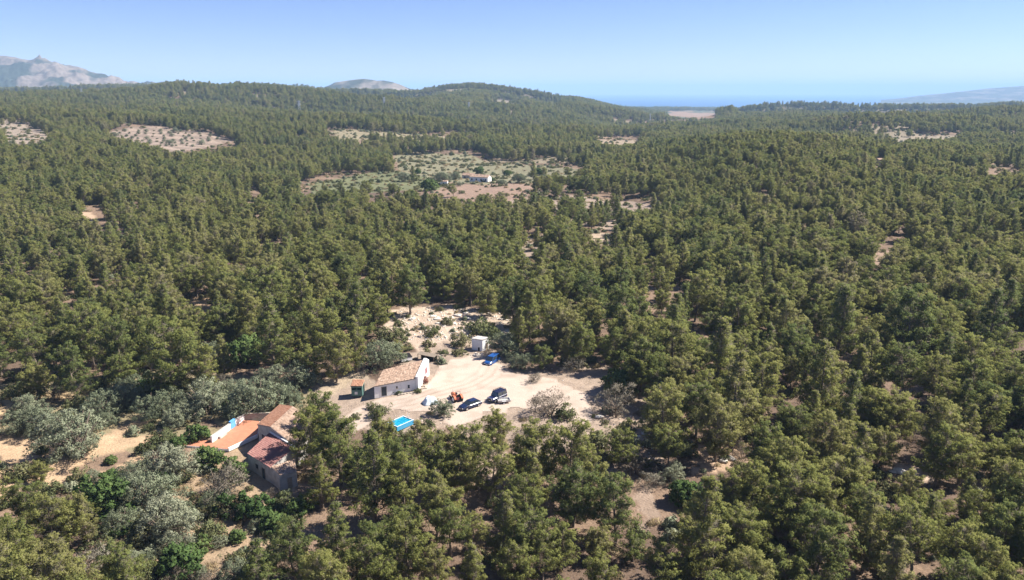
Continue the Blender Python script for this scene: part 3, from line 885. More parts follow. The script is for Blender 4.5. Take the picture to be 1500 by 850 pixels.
# ------------------------------------------------------------------ trees of the photo set by hand: (crown centre x, y, crown width), pixels
PX_PINES = [
    (476, 611, 66, 4), (497, 655, 85, 4), (545, 690, 95, 1), (592, 715, 80, 4), (470, 700, 55, 1), (563, 640, 52, 7), (612, 648, 50, 4), (556, 626, 42, 1), (588, 672, 56, 0), (577, 648, 40, 3), (628, 668, 58, 5), (662, 655, 56, 0),
    (672, 695, 70, 6), (716, 690, 72, 5), (725, 628, 56, 7), (757, 668, 52, 0), (660, 770, 72, 5), (600, 795, 85, 0), (545, 800, 72, 4), (497, 780, 72, 1), (430, 800, 82, 0), (470, 840, 72, 6),
    (735, 768, 62, 3), (752, 828, 72, 6), (694, 835, 52, 3), (795, 815, 62, 5), (785, 700, 52, 3), (832, 665, 88, 4), (840, 722, 96, 6), (872, 705, 60, 0), (905, 742, 80, 0), (880, 795, 52, 7), (825, 800, 56, 0),
    (875, 838, 58, 7), (965, 830, 68, 5), (1040, 770, 112, 1), (1110, 720, 72, 0), (1160, 735, 120, 6), (1195, 800, 100, 0), (975, 612, 82, 0), (1052, 622, 82, 4), (1085, 575, 92, 1), (990, 512, 90, 6),
    (915, 458, 72, 0), (868, 442, 64, 4), (790, 442, 76, 6), (1118, 560, 72, 0), (1200, 556, 86, 1), (1240, 590, 62, 3), (1330, 545, 74, 5), (1385, 585, 62, 2), (1412, 530, 72, 0), (1218, 642, 72, 4), (1290, 652, 58, 7),
    (1375, 662, 74, 0), (1410, 668, 62, 4), (1455, 672, 60, 7), (1165, 690, 82, 0), (1245, 705, 76, 1), (1470, 712, 80, 4), (1478, 782, 84, 0), (1345, 790, 90, 5), (1270, 775, 82, 1), (1435, 825, 84, 4), (1340, 470, 92, 0),
    (1455, 470, 70, 1), (1230, 470, 66, 3), (1150, 480, 62, 4), (1080, 470, 60, 0), (1020, 430, 60, 4), (850, 500, 50, 0), (795, 522, 36, 7), (1270, 530, 70, 1), (1160, 510, 62, 0), (1050, 520, 70, 3),
    (525, 455, 60, 1), (470, 480, 72, 4), (440, 440, 66, 1), (390, 430, 90, 6), (400, 485, 76, 1), (360, 460, 60, 0), (575, 400, 62, 4), (600, 420, 56, 0), (490, 520, 60, 4), (520, 500, 46, 3), (455, 530, 52, 7),
    (250, 520, 100, 4), (180, 505, 70, 0), (130, 490, 90, 6), (55, 515, 62, 5), (20, 490, 60, 2), (215, 480, 60, 0), (290, 540, 60, 4), (110, 540, 66, 0), (50, 560, 56, 7), (180, 545, 52, 7),
    (35, 740, 74, 2), (80, 765, 90, 6), (25, 800, 82, 0), (110, 750, 50, 7), (170, 838, 80, 7), (56, 692, 34, 7), (60, 835, 74, 4), (720, 440, 44, 7), (760, 480, 40, 3), (650, 420, 40, 7), (700, 400, 46, 0), (1120, 800, 50, 7),
    (1000, 840, 52, 7), (930, 800, 46, 7), (640, 825, 54, 0), (570, 840, 56, 7), (385, 838, 58, 7)]
# (x, y, width, kind, where)
PX_BUSH = [
    (116, 635, 96, 'olive', 'large rounded grey-green olive tree standing alone beside the sandy track'),
    (219, 592, 56, 'olive', 'rounded olive tree behind the large lone olive, above the sandy track'),
    (74, 612, 60, 'olive', 'pale olive tree touching the far side of the large lone olive'),
    (152, 590, 58, 'olive', 'olive tree in the middle of the row behind the large lone olive'),
    (185, 580, 50, 'olive', None), (255, 590, 46, 'olive', None), (300, 580, 74, 'olive', 'pale olive tree behind the blue gate of the terrace wall'), (345, 570, 52, 'olive', None),
    (378, 578, 78, 'olive', 'large pale olive tree behind the red-roofed farmhouse'), (420, 580, 50, 'olive', None), (339, 598, 40, 'olive', 'small olive tree touching the terrace back wall'),
    (279, 604, 34, 'maquis', 'low dark shrub between the olive row and the terrace wall'), (30, 612, 52, 'olive', None), (40, 590, 46, 'olive', None),
    (247, 672, 78, 'olive', 'olive tree below the end of the terracotta terrace'), (318, 706, 80, 'grey', 'wide dull grey bush on the slope below the terrace'), (212, 720, 78, 'olive', 'tall pale olive tree on the slope below the farmhouse'),
    (240, 762, 88, 'olive', None), (134, 722, 78, 'broad', 'bright green broad-leaved tree on the lower slope by the track'), (372, 735, 58, 'broad', 'dark green bush below the farmhouse end wall'),
    (268, 820, 72, 'broad', 'green broad-leaved bush near the bottom edge of the photo'), (116, 822, 74, 'grey', 'bare grey bush near the bottom left corner of the photo'), (307, 772, 50, 'maquis', None), (353, 838, 58, 'olive', None),
    (21, 690, 46, 'maquis', None), (308, 668, 48, 'broad', 'bright green bush against the edge of the terracotta terrace'), (349, 684, 44, 'broad', 'bright green bush at the corner of the farmhouse annex'),
    (402, 765, 46, 'broad', None), (200, 690, 46, 'olive', None), (180, 760, 50, 'olive', None), (355, 512, 70, 'broad', 'large bright green broad-leaved bush among pines left of the green shed'),
    (430, 552, 46, 'olive', None), (452, 552, 36, 'olive', None), (395, 548, 44, 'olive', None), (555, 518, 54, 'olive', 'grey-green olive tree behind the white cottage'), (570, 488, 36, 'maquis', 'rounded dark shrub behind the cottage on the stony slope'),
    (633, 486, 26, 'maquis', 'dark round shrub alone on the stony slope behind the hut'), (676, 499, 32, 'maquis', 'rounded green shrub touching the white hut'), (741, 502, 46, 'olive', 'dense olive tree beside the white hut'),
    (764, 527, 36, 'olive', 'olive tree behind the blue van'), (836, 530, 38, 'grey', 'rounded grey bush right of the yellow-green young pine'), (806, 590, 60, 'grey', 'wide grey bush on the bank at the edge of the gravel yard'),
    (828, 604, 36, 'maquis', 'low green shrub joined to the wide grey bush by the yard'), (648, 596, 34, 'olive', 'olive tree in front of the orange tractor'), (701, 478, 44, 'maquis', None), (720, 488, 34, 'maquis', None), (902, 590, 66, 'grey', 'large grey bush across the bare ground right of the yard'),
    (930, 680, 50, 'grey', 'pale grey bush among the pines right of the yard'), (1012, 718, 58, 'broad', 'vivid green bush between the dark pines'), (985, 690, 40, 'olive', None), (620, 556, 15, 'russet', 'russet flowering shrub against the cottage gable'),
    (612, 572, 12, 'maquis', 'small shrub in the stone planter at the cottage corner'), (582, 575, 10, 'maquis', 'small shrub at the foot of the cottage front wall'), (780, 552, 24, 'grey', None), (880, 640, 44, 'maquis', None), (905, 555, 60, 'broad', None),
    (545, 595, 16, 'maquis', None), (560, 600, 30, 'maquis', None), (1000, 655, 34, 'maquis', None), (300, 480, 36, 'olive', None), (310, 510, 34, 'olive', None), (1360, 640, 40, 'grey', None), (1260, 612, 40, 'grey', None), (60, 660, 24, 'maquis', None),
    (160, 612, 30, 'olive', None), (240, 640, 40, 'maquis', None), (215, 655, 36, 'maquis', None), (262, 645, 30, 'broad', None), (285, 632, 40, 'broad', None), (320, 745, 40, 'maquis', None), (440, 735, 40, 'broad', None), (655, 470, 20, 'maquis', None),
    (590, 640, 24, 'maquis', None), (520, 610, 16, 'maquis', None), (690, 655, 26, 'grey', None), (760, 640, 22, 'grey', None), (960, 700, 36, 'grey', None), (1090, 660, 36, 'grey', None)]
BUSHKIND = {'olive': (OLIVES, 5.6, 'olive_tree', 'olive tree', 'grey-green olive tree', 'olive trees round the farm', 2.2),
            'broad': (BROADS, 4.9, 'broadleaf_bush', 'bush', 'green broad-leaved bush', 'green broad-leaved bushes', 1.7),
            'grey': (GREYS, 5.0, 'grey_bush', 'bush', 'grey twiggy bush', 'grey dry bushes', 1.6),
            'maquis': (MAQ, 3.8, 'shrub', 'shrub', 'rounded dark green shrub', 'dark green shrubs', 1.0),
            'russet': (RUSS, 2.5, 'flowering_shrub', 'shrub', 'russet flowering shrub', 'shrubs by the cottage', 0.7)}
_r = random.Random(21)
_n = 0
while _n < 62:
    bx, by = _r.uniform(0, 430), _r.uniform(556, 850)
    if by > 850 - (bx < 140) * 110: continue
    if in_poly(np.array([bx]), np.array([by]), [(258, 598), (455, 585), (460, 730), (370, 722), (258, 668)])[0] or in_poly(np.array([bx]), np.array([by + 10]), [(-10, 640), (70, 640), (110, 664), (180, 622), (230, 612), (214, 640), (150, 690), (96, 706), (60, 720), (-10, 745)])[0]: continue
    if any((q[0] - bx) ** 2 + ((q[1] - by) * 1.4) ** 2 < 24 ** 2 for q in PX_BUSH): continue
    PX_BUSH.append((bx, by, _r.uniform(20, 44), _r.choice(['olive', 'olive', 'maquis', 'maquis', 'grey', 'broad']), None)); _n += 1
taken = []          # (x, y, radius) of everything already standing


def place_by_crown(px, py, w, diam, mid):
    sc, g = 1.0, at(px, py)
    for _ in range(4):
        _, _, dep = project(g.x, g.y, g.z + mid * sc)
        sc = w * float(dep) / F / diam
        g = at(px, py, mid * sc)
    return g, sc


def keep_clear(p, r):
    taken.append((p.x, p.y, r))


pine_list = []      # (x, y, z, rz, scale, variant, depth, crown px, crown py)
for px, py, w, var in PX_PINES:
    H, rad = PINE_SPEC[var][1], PINE_SPEC[var][2]
    g, sc = place_by_crown(px, py, w, rad * 2.25, H * 0.55)
    sc = min(sc, 1.5)
    pine_list.append((g.x, g.y, g.z, random.uniform(0, 6.28), sc, var, float(project(g.x, g.y, g.z)[2]), px, py))
    taken.append((g.x, g.y, rad * sc * 0.72))
for px, py, w, kd, lbl in PX_BUSH:
    prs, diam, nm, cat, look, grp, mid = BUSHKIND[kd]
    g, sc = place_by_crown(px, py, w, diam, mid)
    st = look
    lab = uniq(lbl if lbl else st + ' ' + place_words(px, py), px, py, st)
    plant(random.choice(prs), nm, lab, cat, grp, g, random.uniform(0, 6.28), sc, 'crown' if kd == 'olive' else 'foliage', 'trunk' if kd == 'olive' else 'branch')
    taken.append((g.x, g.y, diam * 0.5 * sc * 0.8))


# ------------------------------------------------------------------ forest
def spacing(Y):
    return np.interp(Y, [0, 200, 330, 700, 1100, 2700, 4500, 7600], [5.2, 5.3, 4.8, 5.0, 6.2, 9.0, 13, 24])


def forest_points():
    xs, ys = [], []
    Y = 62.0
    while Y < 7600:
        s = float(spacing(Y))
        w = Y * 0.72 + 16
        x = np.arange(-w, w, s) + RNG.uniform(0, s)
        xs.append(x + RNG.uniform(-0.42, 0.42, len(x)) * s); ys.append(Y + RNG.uniform(-0.42, 0.42, len(x)) * s)
        Y += s * 0.95
    return np.concatenate(xs), np.concatenate(ys)


fx, fy = forest_points()
fz = height(fx, fy)
px, py, dep = project(fx, fy, fz)
fs = np.minimum(spacing(fy) / 6.0, 1.35) * (0.5 + 0.62 * RNG.uniform(size=len(fx)) ** 0.7) * (0.9 + 0.3 * fbm(fx / 90, fy / 90, 77, 2))
far_k = np.clip((fy - 450) / 600, 0, 1)
fvar = RNG.integers(0, 8, len(fx))
ok = np.ones(len(fx), bool)
gap = fbm(fx / 22, fy / 22, 91, 3)
ok &= ~((gap > 0.625) & (RNG.uniform(size=len(fx)) < 0.8)) 
ok &= RNG.uniform(size=len(fx)) > 0.07
ok &= ~((fbm(fx / 150, fy / 80, 95, 3) > 0.655) & (fy > 620) & (RNG.uniform(size=len(fx)) < 0.82))
jw = np.clip(dep / 14, 10, 80)
jx = px + (fbm(fx / jw, fy / jw, 15, 3) - 0.5) * 34 * np.clip(F / dep, 1.4, 3); jy = py + (fbm(fx / jw, fy / jw, 19, 3) - 0.5) * 11 * np.clip(F / dep, 1.4, 3)
u = RNG.uniform(size=len(fx))
for poly, col, keep, sh in OPEN:
    ok &= ~(in_poly(jx, jy, poly) & (u > keep))
u2 = RNG.uniform(size=len(fx))
for k in (0.02, 0.2, 0.45, 0.8, 1.0):
    qx, qy, _ = project(fx, fy, fz + 10.0 * fs * k)
    for n_, poly in enumerate(PROTECT):
        ok &= ~in_poly(qx + (jx - px) * (n_ > 4 and n_ != 7), qy + (jy - py) * (n_ > 4 and n_ != 7), poly)
    for poly, pr_ in THIN:
        ok &= ~(in_poly(qx + jx - px, qy + jy - py, poly) & (u2 < pr_))
for tx, ty, tr in taken:
    ok &= ((fx - tx) ** 2 + (fy - ty) ** 2) > (tr * 0.8 + 1.6 * np.minimum(fs, 1.2)) ** 2
ok &= (fz > SEA_Z + 8)
# drop what the land in front hides
tt = np.linspace(0.02, 0.985, 60)
top = fz + 13 * fs
hid = np.zeros(len(fx), bool)
for t_ in tt:
    lx, ly = fx * t_, fy * t_
    lz = HC + (top - HC) * t_
    hid |= (ly > 150) & (height(lx, ly) > lz + 1.0)
ok &= ~hid
fx, fy, fz, fs, fvar, dep = fx[ok], fy[ok], fz[ok], fs[ok], fvar[ok], dep[ok]
frot = RNG.uniform(0, 6.28, len(fx))

# the largest-showing pines are things of their own
LIMIT = 300
cxp, cyp, _ = project(fx, fy, fz + 5.5 * fs)
inside = (cxp > 6) & (cxp < 1494) & (cyp < 842)
size = np.where(inside, fs / dep, 0)
order = np.argsort(-size)
n_rand = max(0, LIMIT - len(pine_list))
pick = order[:n_rand]
picked = np.zeros(len(fx), bool); picked[pick] = True
for i in pick:
    pine_list.append((fx[i], fy[i], fz[i] - 0.1, frot[i], fs[i], int(fvar[i]), dep[i], float(cxp[i]), float(cyp[i])))

MARKS = [((476, 611), 'the tall pine overhanging the red-tiled farmhouse roof'), ((725, 628), 'bushy pine rising in front of the dark blue off-roader'), ((795, 522), 'young yellow-green pine right of the blue van'),
         ((1160, 735), 'very broad domed pine among the darkest trees on the lower slope'), ((1040, 770), 'large cone-shaped pine below the vivid green bush'), ((612, 648), 'bushy full-crowned pine just below the swimming pool'),
         ((556, 626), 'cone-shaped pine screening the near end of the swimming pool'), ((56, 692), 'small bushy young pine beside the sandy track'), ((250, 520), 'bushy full-crowned pine beside the large bright green bush')]
pine_list.sort(key=lambda a: a[6])
for (x, y, z, rz, sc, var, dp, cx, cy) in pine_list:
    szw = 'large ' if sc > 1.12 and not PINE_LOOK[var].startswith(('broad', 'short')) else ('small ' if sc < 0.72 and not PINE_LOOK[var].startswith('short') else '')
    st = szw + PINE_LOOK[var] + ' green pine'
    lab = next((l for (mx, my), l in MARKS if abs(mx - cx) < 1 and abs(my - cy) < 1), None)
    lab = uniq(lab or st + ' ' + place_words(cx, cy), cx, cy, st)
    plant(PINES[var], 'pine_tree', lab, 'pine tree', 'pine trees of the near forest', (x, y, z), rz, sc)


def scatter(name, xs, ys, zs, rot, scl, var, meshes, tilt=0.0):
    """one mass of plants: points carrying instances"""
    pc = bpy.data.collections.new(name + '_sources')
    for k, me in enumerate(meshes):
        ob = bpy.data.objects.new('%s_source_%02d' % (name, k), me)
        pc.objects.link(ob)
    me = bpy.data.meshes.new(name)
    n = len(xs)
    me.vertices.add(n)
    me.vertices.foreach_set('co', np.stack([xs, ys, zs], -1).astype(np.float32).ravel())
    a = me.attributes.new('spin', 'FLOAT_VECTOR', 'POINT')
    rv = np.zeros((n, 3), np.float32); rv[:, 2] = rot; rv[:, 0] = RNG.normal(size=n) * tilt; rv[:, 1] = RNG.normal(size=n) * tilt
    a.data.foreach_set('vector', rv.ravel())
    a = me.attributes.new('size', 'FLOAT', 'POINT'); a.data.foreach_set('value', np.asarray(scl, np.float32))
    a = me.attributes.new('variant', 'INT', 'POINT'); a.data.foreach_set('value', np.asarray(var, np.int32))
    ob = link(name, me)
    g = bpy.data.node_groups.new(name + '_nodes', 'GeometryNodeTree')
    g.interface.new_socket('Geometry', in_out='INPUT', socket_type='NodeSocketGeometry')
    g.interface.new_socket('Geometry', in_out='OUTPUT', socket_type='NodeSocketGeometry')
    gi = g.nodes.new('NodeGroupInput'); go = g.nodes.new('NodeGroupOutput')
    iop = g.nodes.new('GeometryNodeInstanceOnPoints')
    ci = g.nodes.new('GeometryNodeCollectionInfo')
    ci.inputs['Collection'].default_value = pc
    ci.inputs['Separate Children'].default_value = True
    ci.inputs['Reset Children'].default_value = True
    iop.inputs['Pick Instance'].default_value = True

    def attr(nm, ty):
        q = g.nodes.new('GeometryNodeInputNamedAttribute'); q.data_type = ty
        q.inputs['Name'].default_value = nm
        return q.outputs['Attribute']
    g.links.new(gi.outputs[0], iop.inputs['Points'])
    g.links.new(ci.outputs[0], iop.inputs['Instance'])
    g.links.new(attr('variant', 'INT'), iop.inputs['Instance Index'])
    g.links.new(attr('spin', 'FLOAT_VECTOR'), iop.inputs['Rotation'])
    g.links.new(attr('size', 'FLOAT'), iop.inputs['Scale'])
    g.links.new(iop.outputs[0], go.inputs[0])
    md = ob.modifiers.new('scatter', 'NODES'); md.node_group = g
    tag(ob, kind='stuff')
    return ob


rest = ~picked
scatter('pine_forest', fx[rest], fy[rest], fz[rest] - 0.1, frot[rest], fs[rest], fvar[rest], [p[2] for p in PINES], 0.04)
print('forest', rest.sum())

# low shrubs and dry grass between the trees
def undergrowth():
    xs, ys, Y = [], [], 62.0
    while Y < 1000:
        s = 1.9 + Y * 0.0028
        w = Y * 0.72 + 10
        x = np.arange(-w, w, s)
        xs.append(x + RNG.uniform(-0.5, 0.5, len(x)) * s); ys.append(Y + RNG.uniform(-0.5, 0.5, len(x)) * s)
        Y += s
    x, y = np.concatenate(xs), np.concatenate(ys)
    z = height(x, y)
    px, py, dep = project(x, y, z)
    u = RNG.uniform(size=len(x))
    pr = np.where(fbm(x / 9, y / 9, 33, 3) > 0.52, 0.5, 0.12)
    for poly, col, keep, sh in OPEN[::-1]:
        pr = np.where(in_poly(px, py, poly), sh * np.where(fbm(x / 7, y / 7, 35, 3) > 0.5, 1.0, 0.35), pr)
    k = (u < pr) & ~in_poly(px, py, YARD)
    for poly in PROTECT[1:4]:
        k &= ~in_poly(px, py, poly)
    x, y, z, dep = x[k], y[k], z[k], dep[k]
    n = len(x)
    var = RNG.choice(5, n, p=[0.27, 0.2, 0.18, 0.19, 0.16])
    scatter('undergrowth', x, y, z - 0.05, RNG.uniform(0, 6.28, n), RNG.uniform(0.45, 1.35, n) * np.interp(dep, [200, 900], [1, 1.6]), var, [q[2] for q in SMALLM] + [q[2] for q in STRAW])
    print('undergrowth', n)


undergrowth()

# ------------------------------------------------------------------ buildings and things
def V2(p, z):
    return Vector((p[0], p[1], z))


def lerp(a, b, t):
    return Vector(a) * (1 - t) + Vector(b) * t


def tile_roof(parent, c00, c10, c11, c01, mat, tw=0.27, tl=0.42, slabmat=None, thick=0.14, name='roof'):
    """c00-c10 eave, c01-c11 ridge; a slab with rows of barrel tiles on it"""
    c00, c10, c11, c01 = map(Vector, (c00, c10, c11, c01))
    nrm = (c10 - c00).cross(c01 - c00).normalized()
    if nrm.z < 0: nrm = -nrm
    mb = MB()
    mb.prism([p - nrm * thick for p in (c00, c10, c11, c01)], [c00, c10, c11, c01])
    rf = mb.build(name, slabmat or M['stone'], parent)
    nc = max(3, int(((c10 - c00).length + (c11 - c01).length) / 2 / tw)); nr = max(2, int((c01 - c00).length / tl))
    rng = np.random.default_rng(nc * 31 + nr)
    vs, fs, tn = [], [], []
    for j in range(nr):
        jit = rng.normal(size=nc) * 0.012
        b = len(vs)
        for e, (vv, lift) in enumerate(((j / nr, 0.075), ((j + 1) / nr, 0.03))):
            for i in range(nc * 4 + 1):
                u = i / (nc * 4)
                p = (c00 * (1 - u) + c10 * u) * (1 - vv) + (c01 * (1 - u) + c11 * u) * vv
                w = (0.0, 0.05, 0.075, 0.05)[i % 4]
                vs.append(p + nrm * (lift + w + jit[min(i // 4, nc - 1)]))
        n = nc * 4 + 1
        tones = rng.uniform(size=nc)
        for i in range(nc * 4):
            fs.append((b + i, b + i + 1, b + n + i + 1, b + n + i)); tn.append(tones[i // 4])
    me = mesh_np('tiles', np.array([tuple(v) for v in vs]), np.array(fs), [mat], tone=np.array(tn))
    tl_ = link('tiles', me, rf)
    tag(tl_, kind='stuff')
    return rf


def body(parent, tops, z0, mat, name='wall'):
    mb = MB()
    mb.prism([V2(p, z0) for p in tops], [Vector(p) for p in tops])
    return mb.build(name, mat, parent)


def panel(name, mat, parent, a, b, z0, z1, proud=0.03, s0=0.0, s1=1.0, depth=0.1, side=1):
    """upright panel standing on the wall line a-b between fractions s0..s1"""
    a, b = Vector((a[0], a[1], 0)), Vector((b[0], b[1], 0))
    d = (b - a).normalized(); nn = Vector((d.y, -d.x, 0)) * side
    p, q = lerp(a, b, s0), lerp(a, b, s1)
    mb = MB()
    B = [p - nn * depth, q - nn * depth, q + nn * proud, p + nn * proud]
    mb.prism([V2(v, z0) for v in B], [V2(v, z1) for v in B])
    return mb.build(name, mat, parent)


def wallrun(name, mat, parent, a, b, z0, z1, th=0.3, z1b=None):
    a, b = Vector((a[0], a[1], 0)), Vector((b[0], b[1], 0))
    d = (b - a).normalized(); nn = Vector((d.y, -d.x, 0)) * th / 2
    B = [a - nn, b - nn, b + nn, a + nn]
    z1b = z1 if z1b is None else z1b
    T = [V2(B[0], z1), V2(B[1], z1b), V2(B[2], z1b), V2(B[3], z1)]
    mb = MB(); mb.prism([V2(v, z0) for v in B], T)
    return mb.build(name, mat, parent)


def frame_on(parent, a, b, z0, z1, s0, s1, mat, side=1, proud=0.05, w=0.09):
    L = (Vector((a[0], a[1], 0)) - Vector((b[0], b[1], 0))).length
    e = w / L
    for q0, q1, y0, y1 in ((s0 - e, s0, z0, z1 + w), (s1, s1 + e, z0, z1 + w), (s0, s1, z1, z1 + w)):
        panel('frame', mat, parent, a, b, y0, y1, proud, q0, q1, 0.05, side)


# --- white cottage
FL, FR, BR, BL = at_z(548, 565.8, 2.2), at_z(609, 554, 2.7), at_z(621, 527.5, 4.1), at_z(561, 542.5, 3.6)
dv = (BR - FR); out = Vector((dv.y, -dv.x, 0)).normalized()
org = (FL + FR + BR + BL) / 4
ct = thing('white_cottage', 'long white cottage with a weathered tiled roof beside the gravel yard', 'cottage')
body(ct, [p - Vector((0, 0, 0.16)) for p in (FL, FR, BR, BL)], -0.3, M['white'])
bk = (BL - FL); bk.z = 0; bk.normalize()
LB, RB = BL + bk * 1.6 + Vector((0, 0, -0.9)), BR + bk * 1.6 + Vector((0, 0, -0.9))
body(ct, [p - Vector((0, 0, 0.16)) for p in (BL + bk * 0.003, BR + bk * 0.003, RB, LB)], -0.3, M['white'])
ov = (FL - BL).normalized() * 0.22
tile_roof(ct, FL + ov, FR + ov, BR, BL, M['oldtile'], slabmat=M['oldwhite'])
tile_roof(ct, RB, LB, BL + bk * 0.01, BR + bk * 0.01, M['oldtile'], slabmat=M['oldwhite'])
g0, g1, g2 = FR + ov + out * 0.01, BR + out * 0.01, RB + out * 0.01
mb = MB()
up = Vector((0, 0, 0.42))
mb.prism([V2(p, -0.3) for p in (g0, g0 + out * 0.5, g1 + out * 0.5, g1)], [p + up for p in (g0, g0 + out * 0.5, g1 + out * 0.5, g1)])
mb.prism([V2(p, -0.3) for p in (g1, g1 + out * 0.5, g2 + out * 0.5, g2)], [p + up for p in (g1, g1 + out * 0.5, g2 + out * 0.5, g2)])
mb.build('gable_parapet', M['white'], ct)
dr = panel('door', M['darkdoor'], ct, FL, FR, 0.0, 1.78, 0.03, 0.17, 0.285)
frame_on(dr, FL, FR, 0, 1.78, 0.17, 0.285, M['oldwhite'])
wn = panel('window', M['dark'], ct, FL, FR, 1.15, 1.55, 0.03, 0.52, 0.555)
panel('sill', M['stone'], wn, FL, FR, 1.08, 1.145, 0.1, 0.51, 0.565)
wn = panel('window', M['darkdoor'], ct, FL, FR, 0.9, 1.5, 0.03, 0.80, 0.845)
panel('sill', M['stone'], wn, FL, FR, 0.83, 0.895, 0.1, 0.79, 0.855)
G0, G1 = g0 + out * 0.5, g1 + out * 0.5
sh = panel('shutter', M['maroon'], ct, G0, G1, 1.5, 2.7, 0.05, 0.82, 1.0)
sh['label'] = 'maroon shutter high on the gable'

# planter at the cottage corner
pc = at_z(618, 570.5, 0)
pl = thing('stone_planter', 'low dry stone planter at the corner of the white cottage', 'planter', pc, 0.25)
for (x, y, sx, sy) in ((0, -0.65, 1.7, 0.22), (0, 0.65, 1.7, 0.22), (-0.75, 0, 0.22, 1.08), (0.75, 0, 0.22, 1.08)):
    mb = MB(); mb.box((x, y, 0.22), (sx, sy, 0.52)); mb.build('stone_wall', M['stone'], pl)
mb = MB(); mb.box((0, 0, 0.15), (1.26, 1.06, 0.34)); mb.build('soil', M['wood'], pl)
kb = thing('stone_kerb', 'low stone edging along the foot of the cottage front wall', 'kerb')
A, B_ = at_z(585, 579.5, 0), at_z(610, 576, 0)
for k in range(7):
    p = lerp(A, B_, k / 6.0); mb = MB(); mb.box((p.x, p.y, 0.12), (0.42 + 0.08 * (k % 3), 0.36, 0.3 + 0.05 * (k % 2)), 0.3 + 0.2 * k); mb.build('stone', M['stone'], kb)

# --- green shed
zs0, zs1 = 1.75, 2.15
s00, s10, s11, s01 = at_z(513.4, 566, zs0), at_z(530.5, 566, zs0), at_z(534.4, 557, zs1), at_z(516.8, 556.3, zs1)
sd = thing('green_shed', 'small green shed with a terracotta roof left of the white cottage', 'shed')
ce = (s00 + s10 + s11 + s01) / 4
q = [lerp(p, Vector((ce.x, ce.y, p.z)), 0.09) - Vector((0, 0, 0.13)) for p in (s00, s10, s11, s01)]
wallrun('back_wall', M['greenpaint'], sd, q[3], q[2], -0.3, q[3].z, 0.08, q[2].z)
wallrun('side_wall', M['greenpaint'], sd, lerp(q[0], q[3], 0.04), lerp(q[0], q[3], 0.96), -0.3, q[0].z, 0.08, q[3].z)
wallrun('side_wall', M['greenpaint'], sd, lerp(q[1], q[2], 0.04), lerp(q[1], q[2], 0.96), -0.3, q[1].z, 0.08, q[2].z)
wallrun('front_wall', M['greenpaint'], sd, q[0], q[1], -0.3, 0.95, 0.08)
wallrun('lintel', M['greenpaint'], sd, q[0], q[1], q[0].z - 0.22, q[0].z, 0.07)
for t_ in (0.03, 0.5, 0.97):
    p = lerp(q[0], q[1], t_); mb = MB(); mb.box((p.x, p.y, 0.75), (0.12, 0.12, 1.75)); mb.build('post', M['greenpaint'], sd)
panel('door', M['dark'], sd, q[1], q[2], -0.2, 1.55, 0.06, 0.4, 0.85)
panel('hatch', M['whitemetal'], sd, q[0], q[1], 0.05, 0.6, 0.07, 0.3, 0.58)
tile_roof(sd, s00, s10, s11, s01, M['newtile'], slabmat=M['wood'])

# --- white hut
h = [at_z(691, 496, 2.9), at_z(706.7, 498.2, 2.9), at_z(716, 494.6, 2.9), at_z(699.6, 492.3, 2.9)]
ht = thing('white_hut', 'small cubic white hut with a flat roof at the far end of the gravel yard', 'hut')
body(ht, [p - Vector((0, 0, 0.12)) for p in h], -0.3, M['white'])
cc = (h[0] + h[1] + h[2] + h[3]) / 4
mb = MB(); ex = [lerp(cc, p, 1.05) for p in h]
mb.prism([p - Vector((0, 0, 0.118)) for p in ex], [p + Vector((0, 0, 0.06)) for p in ex]); mb.build('roof', M['oldwhite'], ht)
panel('hatch', M['dark'], ht, h[0], h[1], 0.15, 1.05, 0.02, 0.58, 0.74)
dr = panel('door', M['wood'], ht, h[1], h[2], 0.0, 1.9, 0.03, 0.52, 0.86)
frame_on(dr, h[1], h[2], 0, 1.9, 0.52, 0.86, M['oldwhite'])
# gate posts and rail in front of the hut
gp = thing('gate_posts', 'pair of pale wooden gate posts with a rail in front of the white hut', 'gate')
A, B_ = at_z(697, 525, 0), at_z(706, 526, 0)
for p in (A, B_):
    mb = MB(); mb.box((p.x, p.y, 0.55), (0.32, 0.3, 1.5)); mb.build('post', M['lime'], gp)
wallrun('rail', M['wood'], gp, lerp(A, B_, 0.15), lerp(A, B_, 0.85), 0.75, 0.9, 0.1)
fw = thing('stone_edging', 'low brown stone edging between the stony slope and the gravel yard', 'wall')
PTS = [(640, 524), (655, 520), (670, 519), (686, 521), (695, 525)]
for a, b2 in zip(PTS[:-1], PTS[1:]):
    A, B_ = at_z(*a, 0), at_z(*b2, 0)
    for k in range(5):
        p = lerp(A, B_, (k + 0.5) / 5); mb = MB(); mb.box((p.x, p.y, 0.1), ((B_ - A).length / 5 * 0.93, 0.45 + 0.1 * (k % 2), 0.35 + 0.12 * ((k * 7) % 3)), math.atan2(B_.y - A.y, B_.x - A.x) + 0.12 * ((k % 3) - 1))
        mb.build('stone', M['stone'], fw)

# --- low lean-to and clutter behind the cottage
ln = thing('lean_to_shelter', 'open low shelter with a sagging brown roof behind the white cottage', 'shelter')
a0, a1, a2, a3 = at_z(611, 518.5, 1.6), at_z(636, 523.5, 1.6), at_z(641, 519, 2.0), at_z(616, 514.5, 2.0)
mb = MB(); mb.prism([p - Vector((0, 0, 0.08)) for p in (a0, a1, a2, a3)], [a0, a1, a2, a3]); mb.build('roof', M['wood'], ln)
for p in (a0, a1, a2, a3, lerp(a0, a1, 0.5)):
    p2 = lerp(p, (a0 + a1 + a2 + a3) / 4, 0.06)
    mb = MB(); mb.tube((p2.x, p2.y, -0.2), (p2.x, p2.y, p.z - 0.085), 0.07, 0.06); mb.build('post', M['wood'], ln)
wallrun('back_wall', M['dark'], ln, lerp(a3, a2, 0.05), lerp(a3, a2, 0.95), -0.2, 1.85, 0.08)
tc = at_z(594.5, 530.5, 0)
